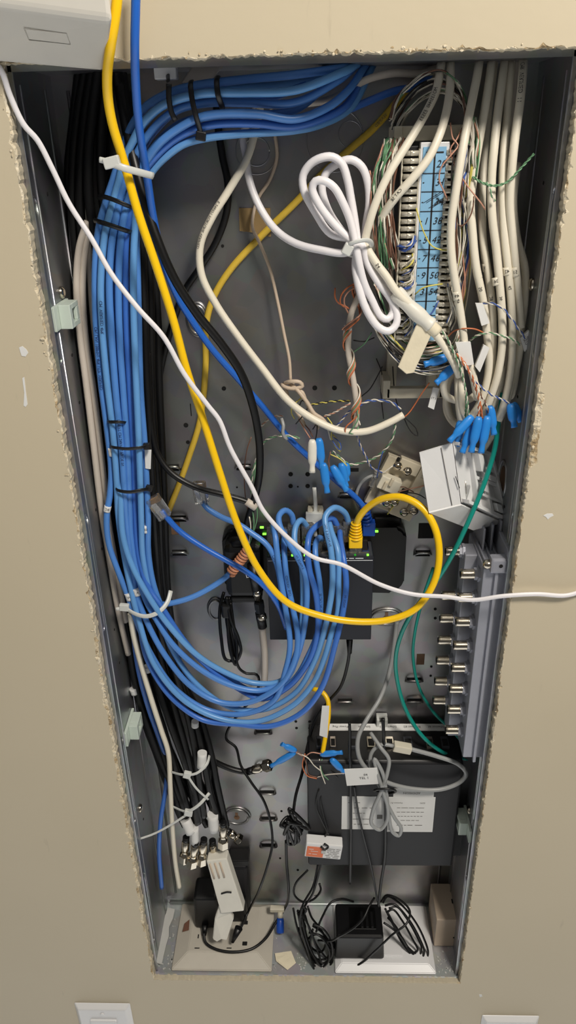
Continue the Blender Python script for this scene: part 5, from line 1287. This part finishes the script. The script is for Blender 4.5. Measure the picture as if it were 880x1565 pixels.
for w_ in range(2):
    P = [at(462+random.gauss(0,4), 1396+w_*24+random.gauss(0,5), 36) for k in range(12)]; tube(bm, P, .0016, seg=7)
o = finish('lead_knot', bm, 'black_cable'); tag(o, 'tight black knot of cord beside the blue plug', 'knotted lead')
# black wound cord below the power injector
for k, (s, lab) in enumerate((('342,905,76 336,930,72 338,975,68 345,1008,66 354,1010,66 352,985,68 346,945,70 344,915,74','outer loop of folded black cord below the tall adapter'),
      ('350,912,72 348,950,68 352,995,64 360,1016,64 362,990,66 356,950,68 352,920,72','inner loop of folded black cord below the tall adapter'),
      ('346,912,70 352,945,66 364,975,66 368,995,66 362,1008,68 356,980,68 348,940,70','slack loop of folded black cord right of inner loop'))):
    cable('power_lead', lab, 'cable', 'black_cable', 1.7, s, 'folded cords below the tall adapter')
bm = BM(); front_box(bm, 338, 925, 352, 946, 66, 74, .002); o = finish('cord_wrap', bm, 'black'); tag(o, 'black wrap binding the folded cord below the tall adapter', 'wrap')
# ================================================================ telephone wires and crimp connectors
def twist(bm, s, r=.45, gap=.5, pitch=7, mi=(0,1), ph=0):
    P = catmull(path(s)); T, X = frames(P); L = 0; A = [[], []]
    # resample finely enough for the helix
    Q = []
    for a, b in zip(P, P[1:]):
        n = max(1, int((b-a).length/0.0011))
        for k in range(n): Q.append(a.lerp(b, k/n))
    Q.append(P[-1]); T, X = frames(Q)
    for i, p in enumerate(Q):
        if i: L += (Q[i]-Q[i-1]).length
        th = ph + 2*PI*L/(pitch*.001); y = T[i].cross(X[i]); o = (X[i]*math.cos(th)+y*math.sin(th))*gap*.001
        A[0].append(p+o); A[1].append(p-o)
    return A
def pair(name, label, s, ma, mb, r=.5, gap=.55, pitch=8, group=None):
    P = path(s); t = thing(name, label, 'wire', P[len(P)//2], group)
    A = twist(None, s, r, gap, pitch)
    for pts, mm in zip(A, (ma, mb)):
        bm = BM(); tube(bm, pts, r*.001, seg=6, smoothpath=False); finish('wire', bm, mm, t)
    return t
def wire(label, m, s, r=.55, group=None): return cable('loose_wire', label, 'wire', m, r, s, group, seg=6)
# masses of fine wires round the block: nobody could count them
def mass(label, specs, seed):
    random.seed(seed); bm = BM(); cols_ = ['green','wwhite','brown','salmon','wblack','orange','wblue','wyellow']
    for s, n, jit, weights, jD in specs:
        base = parse(s)
        for k in range(n):
            u = random.uniform(-1, 1); P = []
            ph = random.uniform(0, 6.28); fr = random.uniform(.6, 1.6)
            for j, (x, y, D) in enumerate(base):
                P.append(at(x + u*jit[0] + math.sin(ph+j*fr)*jit[2], y + u*jit[1] + random.gauss(0, 1.2), D + random.uniform(-1, 1)*jD))
            c = random.choices(range(8), weights)[0]
            tube(bm, P, .00055, seg=5, mi=c)
            Q = [p + Vector((random.uniform(-.0009,.0009), -.0006, random.uniform(-.0006,.0006))) for p in P]
            tube(bm, Q, .0005, seg=5, mi=1 if random.random() < .55 else c)
    o = finish('wire_tangle', bm, cols_); tag(o, label, 'wires', kind='stuff')
mass('mass of green and brown fine wires down the left of the punch-down block',
     [('603,212,56 598,232,48 590,260,44 585,300,44 586,340,44 590,380,46 596,410,50', 26, (15,0,4), (9,5,4,3,1,0,0,0), 5),
      ('572,262,50 580,300,52 590,350,54 602,400,56 612,440,58', 12, (8,0,5), (3,2,5,4,3,0,0,0), 4)], 21)
mass('arch of dim fine wires over the top of the punch-down block',
     [('600,196,66 608,172,66 626,148,66 650,130,68 676,124,68 700,140,66 712,165,62 716,195,56 722,235,50', 20, (4,17,2), (3,6,2,2,5,0,0,0), 6)], 22)
mass('mass of blue, yellow and green fine wires down the right of the punch-down block',
     [('700,222,44 698,260,40 698,300,40 696,340,42 695,380,42 690,420,44', 8, (5,0,4), (4,4,2,3,4,0,4,1), 3),
      ('716,205,54 712,240,50 706,280,48 704,320,48 706,360,48 704,400,50 700,440,52 694,480,54', 26, (13,0,6), (4,4,1,2,3,0,7,4), 6),
      ('722,180,50 726,210,46 724,240,44 722,270,46', 10, (6,0,3), (9,4,0,1,0,0,0,0), 3)], 23)
mass('sweep of fine wires gathered under the punch-down block',
     [('562,470,60 578,500,56 600,530,52 628,552,50 660,556,50 690,545,50 705,520,52', 26, (3,16,2), (5,5,5,3,4,0,1,1), 6),
      ('575,440,60 590,480,56 615,515,54 645,530,52 680,525,54', 12, (3,10,2), (6,5,4,3,2,0,0,0), 5)], 24)
mass('short fine wires looping from the metal clips onto the label strip',
     [('634,362,44 626,374,39 618,378,40 608,376,46', 5, (2,9,1), (0,2,0,0,1,0,6,0), 2), ('632,392,44 633,400,40 626,410,39 614,416,44', 5, (2,9,1), (0,5,0,0,2,0,1,3), 2),
      ('632,424,44 631,436,40 622,442,39 612,440,44', 5, (2,9,1), (0,3,0,0,1,0,2,4), 2), ('614,470,42 624,480,40 628,492,40 618,505,42', 7, (3,10,2), (2,4,0,0,2,0,2,2), 3),
      ('684,440,44 690,462,40 694,480,40 686,500,44', 5, (3,10,2), (0,4,0,0,3,0,2,3), 3)], 25)
# loose single wires and pairs about the block
pair('twisted_pair', 'green and white twisted pair sticking out toward the right wall', '722,270,42 738,280,38 757,284,36 775,278,36 795,258,36 816,235,36', 'green', 'green')
pair('twisted_pair', 'green pair tip ending on the cream cables below the protruding pair', '744,278,38 750,295,36 756,308,36', 'green', 'wwhite')
for lab, mm, s in (('salmon wire arching over the bracket top', 'salmon', '688,188,50 692,212,44 700,222,42 690,236,40 674,256,40 671,275,40 678,292,40 684,306,42'),
                   ('salmon wire crossing behind the leftmost label cable', 'salmon', '706,196,50 697,214,44 688,228,44 694,250,44 698,262,46'),
                   ('salmon wire curling over sleeve marked cream cables', 'salmon', '706,272,42 714,284,36 725,298,34 736,312,34 741,320,36'),
                   ('brown wire curling back to label strip at mid height', 'brown', '724,300,38 722,320,36 714,338,36 704,346,38 697,338,42'),
                   ('orange wire arching to the blank white tag', 'orange', '684,515,46 694,506,40 710,502,32 726,503,32 738,508,34'),
                   ('yellow wire looping down over the label strip', 'wyellow', '636,318,42 641,336,40 648,356,40 660,376,40 676,382,42 684,382,46'),
                   ('green yellow wire crossing lower label strip', 'wyellow', '634,450,42 646,440,39 662,436,39 676,434,42'),
                   ('thin dark wire over the foot of the label strip', 'wblue', '618,514,42 632,500,40 646,488,40 660,478,42 670,460,44'),
                   ('orange wire hanging below the bracket to the white cable end', 'orange', '656,585,56 644,602,58 634,618,60 624,632,60 617,638,60'),
                   ('black looped wire at end of the long off-white cable', 'wblack', '616,636,60 626,645,60 636,656,62 638,666,62 630,662,62 622,650,62 618,640,62'),
                   ('black wire hanging behind the bracket foot', 'wblack', '600,560,84 602,590,82 606,615,80 612,630,74'),
                   ('dark wire left of the bracket foot', 'wblack', '575,548,88 583,570,88 582,600,90 586,640,92'),
                   ('thin dark wire slanting down left of the bracket', 'wblack', '584,560,86 574,580,88 564,596,90 552,606,92'),
                   ('green wire reaching left from under the block', 'green', '568,508,60 558,524,62 546,534,64 538,540,60'),
                   ('dark wire lying beside the green one under the block', 'wblack', '572,516,62 556,522,64 540,520,66'),
                   ('steel-blue wire above the beige jack', 'wblue', '585,690,62 582,700,64 578,716,70 576,730,76')):
    wire(lab, mm, s)
pair('twisted_pair', 'green and white pair crossing the cream cables under the tags', '717,522,42 730,512,34 748,509,32 765,513,32 782,518,34 795,527,38', 'green', 'wwhite')
pair('twisted_pair', 'blue and white pair arching from rolled tag to wall side tag', '738,463,36 752,464,30 766,470,30 778,483,32 790,500,34 803,517,38', 'wblue', 'wwhite', pitch=12)
pair('twisted_pair', 'green and white pair running down from tape wrap to the crimps', '676,506,30 686,522,28 696,545,27 704,565,27 710,590,28 714,615,30 716,640,34', 'green', 'wwhite')
pair('twisted_pair', 'second green pair beside the first, left of the orange ones', '680,512,32 690,532,30 700,556,30 708,580,30 712,605,32 711,640,36', 'green', 'green')
pair('twisted_pair', 'orange and white pair from tape wrap to the middle crimps', '698,540,28 708,555,26 718,570,25 727,590,26 732,612,28 730,638,32', 'orange', 'wwhite', .6, .65)
pair('twisted_pair', 'deep orange pair right of the white one', '702,545,30 714,562,27 722,580,27 729,600,28 734,620,30 736,640,34', 'orange', 'orange', .6, .65)
pair('twisted_pair', 'blue and white pair leading to the two right blue crimps', '726,582,30 738,594,28 752,604,28 765,610,30 780,617,34', 'wblue', 'wwhite')
pair('twisted_pair', 'brown and white pair ending in the slim blue crimp', '728,592,30 736,606,30 743,620,32 747,632,34', 'brown', 'wwhite')
# pairs wound on the short vertical cream cable
C1('telephone_cable', 'short vertical off-white cable wound with orange and green pairs', 'greywhite', 2.5, '556,430,66 548,452,64 537,478,62 533,505,60 532,535,58 537,565,58 542,595,57 545,625,57 543,652,57', cat='cable')
wr = thing('wound_wires', 'orange and green wires wound round short vertical off-white cable', 'wires', at(545,600,57))
def winds(s, m, turns, rr, ph, r=.65):
    P = catmull(path(s)); T, X = frames(P); n = len(P); Q = []
    for i in range(n*5):
        f = i/(n*5-1)*(n-1); k = min(n-2, int(f)); t = f-k; c = P[k].lerp(P[k+1], t); y = T[k].cross(X[k]); th = ph+2*PI*turns*i/(n*5)
        Q.append(c+(X[k]*math.cos(th)+y*math.sin(th))*rr*.001)
    bm = BM(); tube(bm, Q, r*.001, seg=6, smoothpath=False); finish('wire', bm, m, wr)
for k, mm in enumerate(('orange','salmon','green','orange','wwhite')):
    winds('533,505,60 532,535,58 537,565,58 542,595,57 545,625,57 543,650,57', mm, 2.6, 4.0, -.5+.34*k)
for k, mm in enumerate(('orange','brown','salmon')): winds('552,440,66 546,460,64 537,482,62 533,505,60', mm, .9, 6.5, 1.2+.3*k)
for lab, mm, s in (('orange wire end curling up at the top of the short vertical cable', 'orange', '512,440,64 512,455,62 518,464,62 528,468,62 533,472,62'),
                   ('second orange wire arc at the top of short vertical cable', 'orange', '541,434,66 530,440,62 521,452,62 520,464,62 528,470,62'),
                   ('salmon wire arc inside the orange ones', 'salmon', '546,438,66 534,444,62 526,456,62 527,468,62 533,480,62'),
                   ('orange wire loop bottom of the short vertical cable', 'orange', '548,615,56 548,632,52 540,642,52 529,652,52 528,662,54 534,658,56'),
                   ('green wire loop at bottom of short vertical cable', 'green', '546,625,54 547,640,50 541,652,50 534,662,52 542,662,54 548,652,56')):
    wire(lab, mm, s, .65)
# pairs over the mid back panel
pair('twisted_pair', 'blue and white pair going right from short vertical cable to the off-white cable end', '548,620,58 562,613,56 580,612,56 598,615,58 612,626,60', 'wblue', 'wwhite', .6, .7, 12)
pair('twisted_pair', 'yellow and black pair crossing level with the cable end', '468,620,72 490,616,70 515,613,68 535,613,62', 'wyellow', 'wblack')
pair('twisted_pair', 'blue and white pair slanting under the long off-white cable', '548,620,60 530,632,64 520,645,66 510,655,68', 'wblue', 'wwhite')
pair('twisted_pair', 'salmon and white pair slanting up to short vertical cable', '495,636,66 508,632,64 522,624,62 536,616,60', 'salmon', 'wwhite')
pair('twisted_pair', 'green and white pair swinging in a long curve above beige jack', '604,648,62 600,668,66 590,685,70 572,700,74 550,708,74 535,710,72 520,700,70 508,690,68', 'green', 'wwhite', .6, .7, 11)
pair('twisted_pair', 'grey and white pair dropping past green pair to beige jack', '545,662,58 550,680,62 560,700,68 568,715,74 585,722,78', 'wblue', 'greywhite', .5, .6, 11)
pair('twisted_pair', 'green and white pair curving left toward the thick black cable', '458,670,70 440,666,72 420,667,76 403,676,84 392,700,88 384,740,90 386,770,88', 'green', 'wwhite', .6, .7, 13)
pair('twisted_pair', 'salmon and grey pair trailing left by the black cable', '432,636,74 418,636,78 406,644,84 399,652,88', 'salmon', 'wwhite')
wire('thin salmon wire hanging left of the thick black cable', 'brown', '384,668,92 378,685,92 374,710,92 374,750,92 380,790,90')
wire('green wire beside the grey sheath end dropping to the adapter', 'green', '392,700,90 389,730,88 391,765,82 393,790,80 388,812,78', .6)
for k, (mm, s) in enumerate((('wyellow','450,640,70 445,630,68 447,620,68 456,612,68 464,604,70'),('wblack','452,648,68 462,636,66 470,622,66 462,612,68 455,628,70'),('wyellow','500,638,66 508,650,64 506,668,64 514,684,66 520,690,68 517,675,64 508,664,64'),
      ('wblue','505,668,66 512,680,62 520,688,62 520,678,62 510,668,64'),('wwhite','492,640,66 500,655,64 505,672,64'),('brown','462,646,68 472,656,66 478,668,64'),('salmon','456,640,70 464,654,66 474,670,64'),('wblack','478,656,68 484,648,64 484,662,62 482,672,62'),
      ('brown','505,690,66 502,705,64 504,716,62'),('wyellow','504,694,66 520,702,64 530,712,62'))):
    wire(('yellow wire curl by the tan knot','black wire coiled through the tan knot','yellow wire loops right of the blue crimps','blue wire inside yellow loops','white wire crossing near yellow loops','brown wire into the white crimp','salmon wire into the white crimp',
          'black wire bent above the tall blue crimp','brown wire down to slanting blue crimp','yellow wire running to slanting blue crimp')[k], mm, s)
# tan cord knot
t = thing('telephone_lead', 'knotted tan cords fanning out under the long off-white cable', 'cable', at(450,600,72))
for s in ('444,582,76 450,592,70 462,600,66 466,610,66 472,622,66 480,640,68 486,655,70','434,586,74 445,583,66 458,584,66 462,590,66 450,594,66 436,592,68 430,588,72',
          '436,592,72 440,608,72 448,622,72 458,636,70 466,652,68','440,584,74 456,598,64 470,616,62 480,632,60 492,640,60 500,650,62'):
    cable('jacket', None, None, 'tan', 1.7, s, parent=t)
wire('grey strip of sheath stuck on the royal blue cord', 'grey', '430,640,68 433,650,64 432,662,64 438,672,66', 1.6)
# crimps
CG = 'blue crimp connectors'
def crimp(label, x0, y0, x1, y1, D0, D1, m='crimp', r=3.8, group=CG):
    a = at(x0,y0,D0); b = at(x1,y1,D1)
    bm = BM(); n_ = 12; P = [a.lerp(b, k/n_) for k in range(n_+1)]
    prof = [.55,.85,.95,1,1,1,1,.98,.9,.62,.60,.66,.72]
    tube(bm, P, r*.001, seg=14, smoothpath=False, flat=.72, rfun=lambda t: prof[min(12, int(round(t*12)))])
    o = finish('wire_connector', bm, m); tag(o, label, 'connector', group)
for a in (('dark blue crimp behind at left of the lower right cluster',704,643,698,682,42,40),('blue crimp slanting farthest to lower left over the white box',722,636,686,675,32,26),
          ('blue crimp second from left over the open white box',722,650,706,692,34,30),('wide blue crimp in middle over the open white box',732,637,720,691,28,26),
          ('slim blue crimp right of middle over the open white box',745,636,735,692,30,28),('small blue crimp tucked by the teal cable',748,620,755,664,36,34),
          ('front blue crimp of the two by right wall',780,617,786,653,32,28),('rear blue crimp of the two by right wall',783,616,796,644,38,36),
          ('dark blue crimp lying under the block, upper one',684,546,648,557,44,42),('blue crimp lying under the block, lower one',694,560,666,586,42,38),
          ('tall blue crimp beside the white one',487,670,492,716,54,52),('blue crimp hanging lowest in centre, tip down',494,708,500,753,52,50),
          ('blue crimp slanting in centre, left of the pair',507,712,530,750,56,52),('blue crimp behind slanting centre ones',521,708,529,744,62,60), ('dark blue crimp behind at back panel, rightmost in the centre',528,708,530,735,68,66),
          ('small blue crimp pointing up-left above the lower modem',452,1148,430,1137,52,50),('long blue crimp slanting down-left beside metal connector',450,1150,414,1171,52,56),
          ('blue crimp lying on the port strip, pointing right',489,1153,523,1150,50,46),('blue crimp slanting down on the port strip',506,1160,526,1181,44,42)):
    crimp(*a)
crimp('white crimp connector hanging left of the tall blue one',477,672,477,722,52,50,'tape',3.9,None)
# pairs above lower modem
for k, (mm, s) in enumerate((('brown','448,1146,52 462,1154,50 468,1168,48 472,1184,46 486,1188,46'),('salmon','450,1148,52 464,1156,50 476,1150,48 490,1152,48'),('wwhite','452,1150,52 470,1158,48 480,1170,46 490,1178,44'),
                       ('green','492,1160,50 490,1172,46 494,1184,44 502,1192,42'),('wwhite','488,1160,50 490,1178,44 497,1198,40'),('wblack','500,1164,50 506,1178,46 516,1188,44'),('greywhite','484,1188,46 500,1184,44 526,1182,40'),
                       ('orange','466,1152,50 462,1170,48 470,1186,46 484,1190,45'))):
    cable('loose_wire', ('brown wire looping left over the modem corner','salmon wire to the lying blue crimp','white wire slanting over modem corner','green wire curling above the orange box','bare white wire pointing down over the modem','black wire curling by the port strip','pale wire running to handwritten tag','orange wire bow at the left end of the port strip')[k], 'wire', mm, .6, s, 'loose wires over the lower modem', seg=6)
# stray wires from pigtail near switch LEDs
wire('thin steel wire ring lying by the left tangle of cords', 'grey', '476,1345,60 486,1350,58 493,1358,56 490,1366,56 480,1369,58', .6)
